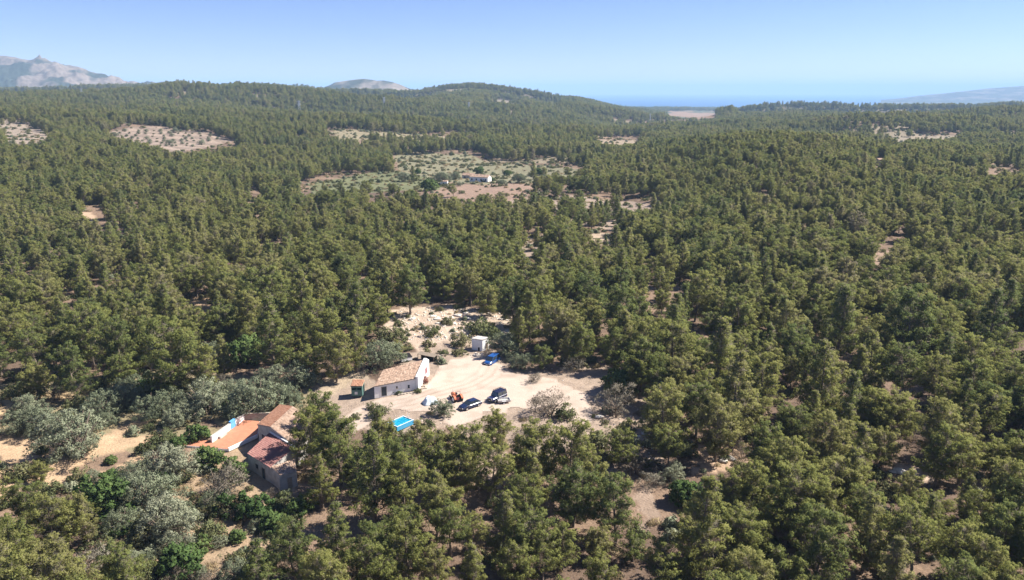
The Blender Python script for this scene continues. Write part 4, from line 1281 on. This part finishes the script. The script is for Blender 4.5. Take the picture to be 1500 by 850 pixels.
tl = thing('covered_trailer', 'small trailer under a dark cover with a white side behind the cottage roof', 'trailer', tc, 0.5)
mb = MB(); mb.box((0, 0, 0.85), (2.4, 1.5, 0.7)); mb.build('body', M['whitemetal'], tl)
mb = MB(); mb.prism([(-1.25, -0.8, 1.205), (1.25, -0.8, 1.205), (1.25, 0.8, 1.205), (-1.25, 0.8, 1.205)], [(-0.9, -0.15, 2.0), (0.9, -0.15, 1.9), (0.9, 0.15, 1.9), (-0.9, 0.15, 2.0)]); mb.build('cover', M['dark'], tl)
for y in (-0.8, 0.8):
    mb = MB(); mb.tube((0, y - 0.09, 0.33), (0, y + 0.09, 0.33), 0.33, 0.33, 14); mb.build('wheel', M['tyre'], tl)
mb = MB(); mb.tube((1.2, 0, 0.55), (2.1, 0, 0.5), 0.05, 0.05); mb.build('drawbar', M['steel'], tl)
bc = at_z(605, 528, 0)
bb = thing('dark_bin', 'low dark bin lying beside the covered trailer behind the cottage', 'bin', bc, 0.2)
mb = MB(); mb.prism([(-0.9, -0.45, -0.2), (0.9, -0.45, -0.2), (0.9, 0.45, -0.2), (-0.9, 0.45, -0.2)], [(-1, -0.5, 0.6), (1, -0.5, 0.6), (1, 0.5, 0.6), (-1, 0.5, 0.6)]); mb.build('tub', M['dark'], bb)
mb = MB(); mb.box((0, 0, 0.65), (2.08, 1.08, 0.09)); mb.build('lid', M['wood'], bb)

# --- farmhouse with terrace
zg = hz(*at(395, 660)[:2])
fh = thing('farmhouse', 'old stone farmhouse with tiled and pink-red roofs behind the tall pine', 'house')
RS, RE = at_z(396.8, 625, 3.4), at_z(428, 596.4, 3.4)
rv = RE - RS
LE = at_z(377.6, 621.6, 2.45); LE2 = LE + rv
RV = at_z(435.4, 654.5, 1.9); RV2 = RV + rv
RS2 = RE
mb = MB()
low = Vector((0, 0, 0.16))
wl = [LE - low, RS - low, RV - low]; wr = [LE2 - low, RE - low, RV2 - low]
b0 = [V2(LE, zg - 0.6), V2(RS, zg - 0.6), V2(RV, zg - 0.6)]; b1 = [V2(LE2, zg - 0.6), V2(RE, zg - 0.6), V2(RV2, zg - 0.6)]
mb.add(b0 + wl + b1 + wr, [(0, 1, 4, 3), (1, 2, 5, 4), (6, 9, 10, 7), (7, 10, 11, 8), (0, 3, 9, 6), (2, 8, 11, 5), (3, 4, 10, 9), (4, 5, 11, 10), (0, 6, 7, 1), (1, 7, 8, 2)])
mb.build('wall', M['oldwhite'], fh)
vo = rv.normalized() * 0.25
tile_roof(fh, LE2 + vo, LE - vo, RS - vo, RE + vo, M['newtile'], slabmat=M['oldwhite'])
uo = (RV - RS).normalized() * 0.25
tile_roof(fh, RV - vo + uo, RV2 + vo + uo, RE + vo, RS - vo, M['oldtile'], slabmat=M['oldwhite'])
dr = panel('door', M['darkdoor'], fh, LE, RS, zg + 0.55, zg + 2.4, 0.03, 0.25, 0.52)
frame_on(dr, LE, RS, zg + 0.55, zg + 2.4, 0.25, 0.52, M['steel'])
# annex under the pink-red roof
PL, PN, PF, PR = at_z(363, 663.7, 1.35), at_z(396.8, 684.4, 1.3), at_z(394.6, 634.2, 2.15), at_z(431.5, 657, 2.1)
body(fh, [p - low for p in (PL, PN, PR, PF)], zg - 0.8, M['oldwhite'], 'annex_wall')
po = (PL - PF).normalized() * 0.2
rf = tile_roof(fh, PL + po, PN + po, PR, PF, M['pinktile'], tw=0.22, tl=0.36, slabmat=M['oldwhite'], name='annex_roof')
rf['label'] = 'pink-red roof of the annex'
wallrun('flashing', M['white'], fh, lerp(PF, PR, 0.02) + Vector((0.05, 0.05, 0)), lerp(PF, PR, 1.0) + Vector((0.05, 0.05, 0)), 1.9, PF.z + 0.32, 0.2, PR.z + 0.3)
QN, QE, QR = at_z(409.2, 696.5, 0.95), at_z(434.5, 690.5, 0.95), at_z(431, 673, 1.45)
e = 0.012
body(fh, [p - low for p in (lerp(PN, QN, e), QN, QE, QR)], zg - 0.9, M['oldwhite'], 'store_wall')
rf = tile_roof(fh, QN + (QN - PN).normalized() * 0.15, QE + (QE - QR).normalized() * 0.15, QR, PN + Vector((0, 0, 0.02)), M['oldtile'], slabmat=M['oldwhite'], name='store_roof')
wn = panel('window', M['dark'], fh, PL, PN, zg + 0.9, zg + 1.6, 0.03, 0.32, 0.42, side=1)
panel('sill', M['stone'], wn, PL, PN, zg + 0.82, zg + 0.895, 0.1, 0.31, 0.43)
dr = panel('door', M['darkdoor'], fh, PL, PN, zg - 0.3, zg + 1.6, 0.03, 0.6, 0.72, side=1)
frame_on(dr, PL, PN, zg - 0.3, zg + 1.6, 0.6, 0.72, M['stone'])
dr = panel('door', M['wood'], fh, QN, QE, zg - 0.3, zg + 1.5, 0.03, 0.45, 0.68, side=1)
frame_on(dr, QN, QE, zg - 0.3, zg + 1.5, 0.45, 0.68, M['stone'])

# terrace
zt = zg + 0.55
tp = [at_z(x, y, zt) for x, y in ((267, 652.2), (333.8, 658.2), (377.3, 638.3), (380.5, 617), (359.2, 614.8), (334, 630.2), (314, 646.4), (297, 645), (271, 645.9))]
tr = thing('terrace', 'walled terracotta terrace left of the old farmhouse', 'terrace')
mb = MB(); mb.prism([V2(p, zg - 1.2) for p in tp], [V2(p, zt - 0.04) for p in tp]); mb.build('retaining_wall', M['white'], tr)
cc = sum(tp, Vector()) / len(tp)
pv = [lerp(p, cc, 0.012) for p in tp]
mb = MB(); mb.prism([V2(p, zt - 0.036) for p in pv], [V2(p, zt) for p in pv]); mb.build('paving', M['terrace'], tr)
A, B_ = at_z(310, 648.5, zt), at_z(358.5, 614.2, zt)
wallrun('parapet', M['white'], tr, A, B_, zg - 0.9, zt + 1.05, 0.3)
wallrun('coping', M['oldwhite'], tr, A, B_, zt + 1.053, zt + 1.12, 0.4)
panel('gate', M['bluepaint'], tr, A, B_, zt + 0.03, zt + 1.42, 0.2, 0.55, 0.69, 0.2, 1)['label'] = 'blue gate in the white parapet'
C_, D_ = at_z(360, 614.4, zt), at_z(401, 613, zt)
wallrun('back_wall', M['stone'], tr, C_, D_, zg - 0.8, zt + 1.15, 0.35)
E_, F_ = at_z(334.6, 658.8, zt), at_z(376.6, 639.2, zt)
wallrun('parapet', M['white'], tr, E_, F_, zt - 0.3, zt + 0.3, 0.22)
panel('bench', M['oldwhite'], tr, A, B_, zt + 0.003, zt + 0.42, 0.62, 0.16, 0.36, -0.16, 1)

# --- swimming pool
pc = at_z(586.5, 622.5, 0)
ps = thing('swimming_pool', 'small turquoise above-ground swimming pool between the pines', 'pool', (pc.x, pc.y, 0), 0.88)
a, b2 = 1.8, 1.25
for (x, y, sx, sy) in ((0, -b2, 2 * a + 0.24, 0.12), (0, b2, 2 * a + 0.24, 0.12), (-a, 0, 0.12, 2 * b2 - 0.13), (a, 0, 0.12, 2 * b2 - 0.13)):
    mb = MB(); mb.box((x, y, 0.25), (sx, sy, 0.8)); mb.build('side_wall', M['poolside'], ps)
for (x, y, sx, sy) in ((0, -b2, 2 * a + 0.26, 0.14), (0, b2, 2 * a + 0.26, 0.14), (-a, 0, 0.14, 2 * b2 - 0.15), (a, 0, 0.14, 2 * b2 - 0.15)):
    mb = MB(); mb.box((x, y, 0.68), (sx, sy, 0.05)); mb.build('rim', M['tarp'], ps)
mb = MB(); mb.box((0, 0, 0.2), (2 * a - 0.13, 2 * b2 - 0.13, 0.78)); mb.build('water', M['water'], ps)
for s_ in (-0.25, 0.25):
    mb = MB(); mb.tube((a + 0.13, s_, -0.1), (a + 0.13, s_, 1.5), 0.03, 0.03); mb.build('ladder_rail', M['whitemetal'], ps)
for k in range(3):
    mb = MB(); mb.tube((a + 0.13, -0.22, 0.25 + k * 0.3), (a + 0.13, 0.22, 0.25 + k * 0.3), 0.025, 0.025); mb.build('rung', M['whitemetal'], ps)


# --- vehicles
def rsec(x, w, z0, z1, c=0.12):
    return [(x, -w, z0 + c), (x, -w + c, z0), (x, w - c, z0), (x, w, z0 + c), (x, w, z1 - c), (x, w - c * 1.2, z1), (x, -w + c * 1.2, z1), (x, -w, z1 - c)]


def pane(name, parent, quad, mat, shrink=0.12, offs=0.014, th=0.02):
    Q = [Vector(p) for p in quad]; c = sum(Q, Vector()) / 4
    n = (Q[1] - Q[0]).cross(Q[3] - Q[0]).normalized()
    if n.dot(c - Vector((c.x * 0.5, 0, 0.9))) < 0: n = -n
    Q = [lerp(p, c, shrink) for p in Q]
    mb = MB(); mb.prism([p + n * (offs - th) for p in Q], [p + n * offs for p in Q])
    return mb.build(name, mat, parent)


def vehicle(name, label, cat, loc, heading, paint, kind):
    root = thing(name, label, cat, loc, heading)
    if kind == 'car':
        L, W, H, belt, wr = 4.4, 0.88, 1.46, 0.93, 0.32
        st = [(-2.2, .74, .38, .80), (-2.1, .84, .28, .92), (-1.4, .88, .24, .96), (0.9, .88, .24, .95), (1.3, .86, .24, .90), (1.95, .80, .26, .76), (2.2, .66, .34, .62)]
        base, top, bw, tw = (-2.0, 1.15), (-1.35, 0.25), .80, .62
    elif kind == 'van':
        L, W, H, belt, wr = 4.2, 0.88, 1.82, 1.05, 0.32
        st = [(-2.1, .82, .34, 1.0), (-2.02, .87, .26, 1.07), (-1.4, .88, .24, 1.08), (1.0, .88, .24, 1.07), (1.45, .86, .24, 1.0), (1.95, .80, .26, .85), (2.12, .68, .34, .70)]
        base, top, bw, tw = (-2.06, 1.35), (-1.95, 0.6), .84, .70
    else:
        L, W, H, belt, wr = 4.1, 0.86, 1.88, 1.08, 0.38
        st = [(-1.95, .82, .52, 1.05), (-1.9, .86, .46, 1.1), (-1.0, .87, .44, 1.1), (0.6, .87, .44, 1.1), (0.75, .84, .46, 1.1), (1.75, .80, .48, 1.03), (1.95, .76, .54, .95)]
        base, top, bw, tw = (-1.9, 0.75), (-1.8, 0.42), .82, .74
    mb = MB(); mb.loft([rsec(*s_) for s_ in st]); mb.build('body', paint, root, smooth=False)
    zb = belt - 0.06
    B = [(base[0], -bw, zb), (base[1], -bw, zb), (base[1], bw, zb), (base[0], bw, zb)]
    T = [(top[0], -tw, H - .05), (top[1], -tw, H - .05), (top[1], tw, H - .05), (top[0], tw, H - .05)]
    mb = MB(); mb.prism(B, T); mb.build('cabin', paint, root)
    mb = MB()
    mb.prism([(top[0] - .03, -tw - .02, H - .048), (top[1] + .03, -tw - .02, H - .048), (top[1] + .03, tw + .02, H - .048), (top[0] - .03, tw + .02, H - .048)],
             [(top[0] + .08, -tw + .1, H), (top[1] - .1, -tw + .1, H), (top[1] - .1, tw - .1, H), (top[0] + .08, tw - .1, H)])
    mb.build('roof', paint, root)
    pane('windscreen', root, (B[1], B[2], T[2], T[1]), M['glass'], 0.10)
    pane('rear_window', root, (B[3], B[0], T[0], T[3]), M['glass'], 0.14)
    for sgn, (p0, p1, q1, q0) in ((-1, (B[0], B[1], T[1], T[0])), (1, (B[3], B[2], T[2], T[3]))):
        m0, m1 = lerp(p0, p1, 0.48), lerp(q0, q1, 0.52)
        for qd in ((Vector(p0), m0, m1, Vector(q0)), (m0, Vector(p1), Vector(q1), m1)):
            pane('side_window', root, qd, M['glass'], 0.13)
    for x in (-L * 0.31, L * 0.31):
        for y in (-1, 1):
            mb = MB(); mb.tube((x, y * (W - 0.2), wr), (x, y * (W + 0.02), wr), wr, wr, 16); wl_ = mb.build('wheel', M['tyre'], root)
            mb = MB(); mb.tube((x, y * (W + 0.01), wr), (x, y * (W + 0.035), wr), wr * .62, wr * .58, 12); mb.build('rim', M['rim'], wl_)
    fx_ = st[-1][0]
    for y in (-.52, .52):
        mb = MB(); mb.box((fx_ - .06, y, st[-1][3] - .08), (.16, .30, .13)); mb.build('headlight', M['lamp'], root)
        mb = MB(); mb.box((st[0][0] + .02, y * 1.2, st[0][3] - .14), (.1, .18, .2)); mb.build('tail_light', M['maroon'], root)
        mb = MB(); mb.box((base[1] - .25, y / .52 * (W + .1), belt + .06), (.12, .2, .13)); mb.build('mirror', paint, root)
    mb = MB(); mb.box((fx_ - .02, 0, st[-1][2] + .06), (.2, W * 1.5, .2)); mb.build('front_bumper', M['tyre'] if kind != 'car' else paint, root)
    mb = MB(); mb.box((st[0][0] + .02, 0, st[0][2] + .06), (.2, W * 1.75, .2)); mb.build('rear_bumper', M['tyre'] if kind != 'car' else paint, root)
    mb = MB(); mb.box((fx_ + .085, 0, st[-1][2] + .1), (.02, .5, .11)); mb.build('number_plate', M['whitemetal'], root)
    return root


pc = at_z(688.5, 597.5, 0)
vehicle('parked_car', 'low dark navy car parked on the gravel between tractor and off-roader', 'car', (pc.x, pc.y, 0.05), R(180 + 42), M['navy'], 'car')
pc = at_z(720.5, 533, 0)
vehicle('blue_van', 'bright blue compact van parked below the white hut', 'van', (pc.x, pc.y, 0.05), R(180 + 62), M['vanblue'], 'van')
pc = at_z(728, 587, 0)
jp = vehicle('off_road_car', 'dark blue boxy off-road car with roof rack parked in the yard', 'off-road car', (pc.x, pc.y, 0.05), R(180 + 48), M['jeepblue'], 'jeep')
mb = MB(); mb.tube((-2.02, 0.15, 1.0), (-2.24, 0.15, 1.0), .37, .37, 16); mb.build('spare_wheel', M['tyre'], jp)
rk = MB(); rk.box((-.7, -.68, 2.0), (2.2, .05, .05)); rk.box((-.7, .68, 2.0), (2.2, .05, .05))
for k in range(5): rk.box((-1.75 + k * .52, 0, 2.0), (.05, 1.31, .04))
for k in (-1.6, .2):
    for y in (-.6, .6): rk.tube((k, y, 1.82), (k, y, 1.98), .025, .025, 4)
rk.build('roof_rack', M['tyre'], jp)
mb = MB(); mb.tube((2.02, -.6, .55), (2.02, -.6, 1.15), .04, .04); mb.tube((2.02, .6, .55), (2.02, .6, 1.15), .04, .04); mb.tube((2.02, -.63, 1.1), (2.02, .63, 1.1), .04, .04); mb.build('bull_bar', M['steel'], jp)

# pale open trailer beside the off-roader
pc = at_z(738, 591, 0)
tr2 = thing('flat_trailer', 'pale flat trailer with low sides standing beside the dark off-road car', 'trailer', (pc.x, pc.y, 0.05), R(12))
mb = MB(); mb.box((0, 0, .5), (2.3, 1.3, .1)); mb.build('bed', M['oldwhite'], tr2)
for (x, y, sx, sy) in ((0, -.62, 2.3, .05), (0, .62, 2.3, .05), (-1.12, 0, .05, 1.18), (1.12, 0, .05, 1.18)):
    mb = MB(); mb.box((x, y, .70), (sx, sy, .29)); mb.build('side_board', M['whitemetal'], tr2)
for y in (-.74, .74):
    mb = MB(); mb.tube((-.1, y - .08, .3), (-.1, y + .08, .3), .3, .3, 14); w_ = mb.build('wheel', M['tyre'], tr2)
    mb = MB(); mb.tube((-.1, y + math.copysign(.075, y), .3), (-.1, y + math.copysign(.1, y), .3), .18, .17, 10); mb.build('rim', M['whitemetal'], w_)
    mb = MB(); mb.box((-.1, y, .66), (.75, .2, .04)); mb.build('mudguard', M['whitemetal'], tr2)
mb = MB(); mb.tube((1.15, 0, .48), (1.9, 0, .45), .045, .045); mb.build('drawbar', M['steel'], tr2)

# orange tractor behind the olive tree
pc = at_z(667.5, 587.5, 0)
tk = thing('orange_tractor', 'old orange tractor half hidden by an olive tree in the yard', 'tractor', (pc.x, pc.y, 0.05), R(120))
mb = MB(); mb.loft([rsec(x, w, z0, z1, .12) for x, w, z0, z1 in ((.0, .32, .65, 1.35), (.3, .34, .6, 1.42), (1.2, .32, .6, 1.35), (1.5, .26, .65, 1.2))]); mb.build('bonnet', M['orange'], tk)
mb = MB(); mb.box((-.5, 0, .75), (1.2, .5, .5)); mb.build('chassis', M['maroon'], tk)
mb = MB(); mb.box((-.75, 0, 1.05), (.5, .5, .12)); mb.box((-.98, 0, 1.3), (.1, .5, .4)); mb.build('seat', M['dark'], tk)
mb = MB(); mb.tube((-.1, 0, 1.2), (-.32, 0, 1.58), .03, .03); mb.tube((-.31, 0, 1.56), (-.34, 0, 1.6), .22, .22, 14); mb.build('steering_wheel', M['dark'], tk)
mb = MB(); mb.tube((.95, .12, 1.35), (.95, .12, 2.0), .04, .035); mb.build('exhaust', M['steel'], tk)
for y in (-.72, .72):
    mb = MB(); mb.tube((-.75, y - .17, .68), (-.75, y + .17, .68), .68, .68, 20); w_ = mb.build('rear_wheel', M['tyre'], tk)
    mb = MB(); mb.tube((-.75, y + math.copysign(.165, y), .68), (-.75, y + math.copysign(.2, y), .68), .40, .34, 14); mb.build('rim', M['whitemetal'], w_)
    mb = MB(); mb.loft([[(-.75 + .78 * math.cos(a_), y - .2, .68 + .78 * math.sin(a_)), (-.75 + .78 * math.cos(a_), y + .2, .68 + .78 * math.sin(a_)), (-.75 + .74 * math.cos(a_), y + .2, .68 + .74 * math.sin(a_)), (-.75 + .74 * math.cos(a_), y - .2, .68 + .74 * math.sin(a_))] for a_ in [R(15 + 18.75 * k) for k in range(9)]])
    mb.build('fender', M['orange'], tk)
    y2 = y * .82
    mb = MB(); mb.tube((1.2, y2 - .1, .38), (1.2, y2 + .1, .38), .38, .38, 16); w_ = mb.build('front_wheel', M['tyre'], tk)
    mb = MB(); mb.tube((1.2, y2 + math.copysign(.095, y), .38), (1.2, y2 + math.copysign(.12, y), .38), .22, .2, 12); mb.build('rim', M['whitemetal'], w_)
for (x, y) in ((-.95, -.4), (-.95, .4), (.1, -.4), (.1, .4)):
    pass
mb = MB()
for y in (-.45, .45): mb.tube((-1.0, y, .9), (-1.05, y, 2.2), .035, .035)
mb.tube((-1.05, -.48, 2.2), (-1.05, .48, 2.2), .035, .035); mb.build('roll_bar', M['maroon'], tk)

# heap under a pale tarpaulin
pc = at_z(631, 592, 0)
hp = thing('covered_heap', 'heap of crates under crumpled pale blue-white tarpaulin beside an olive tree', 'tarpaulin', (pc.x, pc.y, 0.0), 0.4)
rng = np.random.default_rng(5)
gx, gy = np.meshgrid(np.linspace(-1.5, 1.5, 17), np.linspace(-1.1, 1.1, 13))
rr = np.maximum(np.abs(gx) / 1.5, np.abs(gy) / 1.1)
gz = np.clip(1.55 - 1.6 * np.clip(rr - 0.35, 0, 1) ** 1.1 * 1.45, 0.02, 2) * (0.8 + 0.35 * vnoise(gx * 2, gy * 2, 3)) + rng.normal(size=gx.shape) * 0.05
v = np.stack([gx, gy, gz], -1).reshape(-1, 3); i = np.arange(12)[:, None] * 17 + np.arange(16)[None, :]
f = np.stack([i, i + 1, i + 18, i + 17], -1).reshape(-1, 4)
me = mesh_np('sheet', v, f, [M['tarp']]); so = link('sheet', me, hp); md = so.modifiers.new('thick', 'SOLIDIFY'); md.thickness = 0.03
for k, (x, y, z, s_) in enumerate(((-.7, -.2, .3, .7), (.1, .2, .3, .8), (.7, -.1, .28, .6), (-.1, -.1, .95, .5))):
    mb = MB(); mb.box((x, y, z), (s_, s_, .6), k * .2); mb.build('crate', M['wood'], hp)

# --- boulders on the stony slope
rng = np.random.default_rng(12)


def rock_mesh(seed):
    r_ = np.random.default_rng(seed)
    n, mr = 8, 5
    vs = []
    for j in range(mr):
        ph = math.pi * j / (mr - 1)
        for i in range(n):
            a_ = 2 * math.pi * i / n
            q_ = 1 + r_.normal() * 0.16
            vs.append((math.sin(ph) * math.cos(a_) * q_, math.sin(ph) * math.sin(a_) * q_ * .8, math.cos(ph) * .5 * q_ + .2))
    fs = [(j * n + i, j * n + (i + 1) % n, (j + 1) * n + (i + 1) % n, (j + 1) * n + i) for j in range(mr - 1) for i in range(n)]
    return mesh_np('rock', np.array(vs), np.array(fs)[:, ::-1], [M['lime']])


ROCKS = [rock_mesh(k) for k in range(4)]
BOULD = [(612, 462), (622, 458), (634, 464), (640, 468), (648, 463), (655, 467), (662, 466), (670, 463), (680, 466), (686, 468), (604, 468), (596, 463), (628, 470), (716, 460), (724, 464), (735, 468), (642, 474), (665, 474),
         (700, 522), (682, 460), (1316, 690), (1322, 694), (1308, 692), (1330, 692), (1052, 668), (1060, 676), (1046, 674), (1070, 672), (890, 604), (878, 612), (936, 640), (944, 636)]
for k, (bx, by) in enumerate(BOULD):
    g = at(bx, by)
    sc_ = rng.uniform(.35, .95)
    o = link('boulder', ROCKS[k % 4]); o.location = g; o.rotation_euler = (0, 0, rng.uniform(0, 6)); o.scale = (sc_ * rng.uniform(.9, 1.5), sc_, sc_ * .8)
    where = ('on the stony slope behind the white hut' if by < 480 else 'among the pines' if by > 600 else 'by the gravel yard')
    tag(o, uniq('pale limestone boulder ' + place_words(bx, by), bx, by, 'pale limestone boulder'), 'boulder', 'pale boulders on open ground')
# loose stones as one mass
xs, ys = [], []
for k in range(900):
    bx, by = (rng.uniform(585, 745), rng.uniform(452, 500)) if k < 520 else ((rng.uniform(560, 870), rng.uniform(520, 660)) if k < 750 else (rng.uniform(880, 960), rng.uniform(590, 680)))
    p = at_z(bx, by, 0); xs.append(p.x); ys.append(p.y)
xs, ys = np.array(xs), np.array(ys)
scatter('loose_stones', xs, ys, height(xs, ys), RNG.uniform(0, 6, len(xs)), RNG.uniform(.07, .30, len(xs)) * np.where(np.arange(len(xs)) < 520, 1.2, 0.6), RNG.integers(0, 4, len(xs)), ROCKS)


# --- far farm in the valley
def simple_house(name, label, cat, c, L, W, H, rz, roofmat, wallmat, win=3, rise=1.3, group=None):
    root = thing(name, label, cat, c, rz, group)
    mb = MB()
    v = [(-L / 2, -W / 2, -1), (L / 2, -W / 2, -1), (L / 2, W / 2, -1), (-L / 2, W / 2, -1), (-L / 2, -W / 2, H), (L / 2, -W / 2, H), (L / 2, W / 2, H), (-L / 2, W / 2, H), (-L / 2, 0, H + rise), (L / 2, 0, H + rise)]
    mb.add(v, [(0, 1, 5, 4), (2, 3, 7, 6), (1, 2, 6, 9, 5), (3, 0, 4, 8, 7), (4, 5, 9, 8), (6, 7, 8, 9), (3, 2, 1, 0)]); mb.build('wall', wallmat, root)
    e = 0.25
    z = Vector((0, 0, 0.18))
    tile_roof(root, Vector((-L / 2 - e, -W / 2 - e, H - .1)) + z, Vector((L / 2 + e, -W / 2 - e, H - .1)) + z, Vector((L / 2 + e, 0, H + rise)) + z, Vector((-L / 2 - e, 0, H + rise)) + z, roofmat, tw=.5, tl=.9)
    tile_roof(root, Vector((L / 2 + e, W / 2 + e, H - .1)) + z, Vector((-L / 2 - e, W / 2 + e, H - .1)) + z, Vector((-L / 2 - e, 0.01, H + rise)) + z, Vector((L / 2 + e, 0.01, H + rise)) + z, roofmat, tw=.5, tl=.9)
    for k in range(win):
        x = -L / 2 + L * (k + .5) / win
        mb = MB(); mb.box((x, -W / 2, H * .5), (.9, .08, 1.1)); w_ = mb.build('window', M['dark'], root)
        mb = MB(); mb.box((x, -W / 2 - .03, H * .5 - .62), (1.1, .2, .1)); mb.build('sill', M['stone'], w_)
    mb = MB(); mb.box((L / 2, 0.4, 1.0), (.08, 1.1, 2.0)); mb.build('door', M['darkdoor'], root)
    return root


g = at(704, 266)
simple_house('distant_farmhouse', 'long white farmhouse with pale pink tiled roof in the valley clearing', 'house', (g.x, g.y, g.z), 13, 5.5, 3.0, R(-24), M['oldtile'], M['white'], 4)
g = at(687, 262)
simple_house('distant_barn', 'low pinkish barn joined to the left end of the distant farmhouse', 'barn', (g.x, g.y, g.z), 8, 4.5, 2.4, R(-20), M['oldtile'], M['oldwhite'], 2)
g = at(651, 272)
simple_house('distant_shed', 'tiny white shed standing alone left of the distant farmhouse', 'shed', (g.x, g.y, g.z), 4.2, 3.2, 2.6, R(-8), M['oldtile'], M['white'], 1, .5)
g = at(1290, 243)
simple_house('distant_hut', 'pale little building among pines on the right-hand valley side', 'hut', (g.x, g.y, g.z), 6, 4, 3.6, R(12), M['oldtile'], M['oldwhite'], 1, .8)
g = at(612, 258)
for k, (bx, by, w) in enumerate(((630, 268, 30), (648, 262, 24), (700, 248, 18), (735, 268, 12), (745, 252, 14), (760, 262, 18), (785, 250, 20), (800, 262, 16), (825, 262, 18), (590, 260, 18), (612, 250, 12), (668, 258, 14), (720, 262, 9), (672, 270, 8), (806, 270, 20))):
    prs = (BROADS, OLIVES)[k % 2]
    g, sc_ = place_by_crown(bx, by, w, 5.2, 1.9)
    plant(prs[k % 2], 'garden_tree', uniq(('green' if k % 2 == 0 else 'grey-green') + ' round tree in the valley farm clearing ' + place_words(bx, by).replace(' the photo', ''), bx, by, 'round valley tree'), 'tree', 'trees round the valley farm', (g.x, g.y, g.z), k * 1.3, sc_)

# young olives in rows on the terraced field
ORD = 'first second third fourth fifth sixth seventh eighth ninth tenth eleventh twelfth thirteenth fourteenth fifteenth sixteenth seventeenth eighteenth nineteenth'.split()
for rI in range(7):
    yy = 191.5 + rI * 3.6
    xa, xb = 150 + abs(rI - 2) * 9, 334 - abs(rI - 2.5) * 14
    for k in range(13):
        bx = xa + (xb - xa) * (k + .5 + random.uniform(-.2, .2)) / 13
        if random.random() < 0.12: continue
        g, sc_ = place_by_crown(bx, yy + random.uniform(-.6, .6), random.uniform(3.2, 6.0) if random.random() > .08 else 10, 5.2, 1.6)
        o = link('young_olive', OLIVES[k % 3][2] if k % 5 else MAQ[0][2]); o.location = g; o.rotation_euler = (0, 0, k); o.scale = (sc_,) * 3
        tag(o, 'small round olive tree, ' + ORD[k] + ' from the left in the ' + ['top', 'second', 'third', 'middle', 'fifth', 'sixth', 'lowest'][rI] + ' row of the terraced field', 'olive tree', 'young olives on the terraced field')


# --- lattice pylons
def pylon(px, py, hp, label):
    g = at(px, py)
    dep = float(project(g.x, g.y, g.z)[2])
    H = hp * dep / F
    root = thing('lattice_pylon', label, 'pylon', (g.x, g.y, g.z), 0.5, 'power pylons crossing the far hills')
    w0, w1 = H * .10, H * .022
    cs = [(-1, -1), (1, -1), (1, 1), (-1, 1)]
    for a_, b_ in cs:
        mb = MB(); mb.tube((a_ * w0, b_ * w0, -1), (a_ * w1, b_ * w1, H), H * .016, H * .012, 4); mb.build('leg', M['steel'], root)
    mb = MB()
    for j in range(7):
        t0, t1 = (j / 7) ** .9, ((j + 1) / 7) ** .9
        for s_ in range(4):
            a_, b_ = cs[s_], cs[(s_ + 1) % 4]
            q0, q1 = w0 + (w1 - w0) * t0, w0 + (w1 - w0) * t1
            mb.tube((a_[0] * q0, a_[1] * q0, H * t0), (b_[0] * q1, b_[1] * q1, H * t1), H * .008, H * .008, 3)
            mb.tube((b_[0] * q0, b_[1] * q0, H * t0), (a_[0] * q1, a_[1] * q1, H * t1), H * .008, H * .008, 3)
    mb.build('bracing', M['steel'], root)
    for k, hh in enumerate((.72, .83, .94)):
        mb = MB(); mb.tube((-H * .14, 0, H * hh), (H * .14, 0, H * hh), H * .014, H * .014, 4); mb.tube((-H * .14, 0, H * hh), (0, 0, H * (hh + .04)), H * .004, H * .004, 3); mb.tube((H * .14, 0, H * hh), (0, 0, H * (hh + .04)), H * .004, H * .004, 3)
        mb.build('crossarm', M['steel'], root)


for px_, py_, hp_, lb in ((439, 170, 22, 'grey lattice pylon on the wooded hillside, first from the left of the valley line'), (563, 162, 19, 'grey lattice pylon above the pale patch on the wooded slope'),
                          (687, 165, 15, 'small grey lattice pylon below the rounded wooded hill'), (121, 146, 16, 'pale lattice pylon on the slope under the rocky mountain'), (952, 180, 13, 'faint pylon in the valley beside the quarry')):
    pylon(px_, py_, hp_, lb)

# --- white town along the coast
rng = np.random.default_rng(3)
for k, px_ in enumerate(sorted(np.concatenate([rng.uniform(872, 1032, 38), rng.uniform(1040, 1120, 8)]))):
    Y = rng.uniform(5900, 6500)
    x = (px_ - CX) / F * Y
    z0 = max(hz(x, Y), SEA_Z)
    W_, H_ = rng.uniform(12, 38), rng.uniform(7, 20)
    o = thing('coastal_building', 'tiny white building on the distant coast, ' + (ORD + ['twentieth'] + ['twenty-' + w for w in ORD[:9]] + ['thirtieth'] + ['thirty-' + w for w in ORD[:9]] + ['fortieth'] + ['forty-' + w for w in ORD[:9]])[k] + ' from the left', 'building', (x, Y, z0), rng.uniform(-.4, .4), 'white town on the far coast')
    mb = MB(); mb.box((0, 0, H_ / 2 - 8), (W_, 16, H_ + 16)); mb.build('wall', M['white'], o)
    mb = MB(); mb.box((0, 0, H_ + .6), (W_ + 1, 17, 1.2)); mb.build('roof', M['oldwhite'], o)
    for j in range(3):
        mb = MB(); mb.box((0, -8.05, H_ * (j + .6) / 3.4), (W_ * .85, .3, H_ * .12)); mb.build('window_band', M['dark'], o)

# ------------------------------------------------------------------ haze
mb = MB(); mb.box((0, 13000, 15), (66000, 40000, 506))
hz_o = mb.build('haze', M['white'])
hz_o.data.materials.clear()
m, t, o = newmat('haze_air')
v = N(t, "ShaderNodeVolumePrincipled")
v.inputs['Color'].default_value = (0.46, 0.68, 0.95, 1)
v.inputs['Density'].default_value = HAZE_DENSITY
v.inputs['Anisotropy'].default_value = 0.0
t.links.new(v.outputs[0], o.inputs['Volume'])
hz_o.data.materials.append(m)
tag(hz_o, kind='stuff')
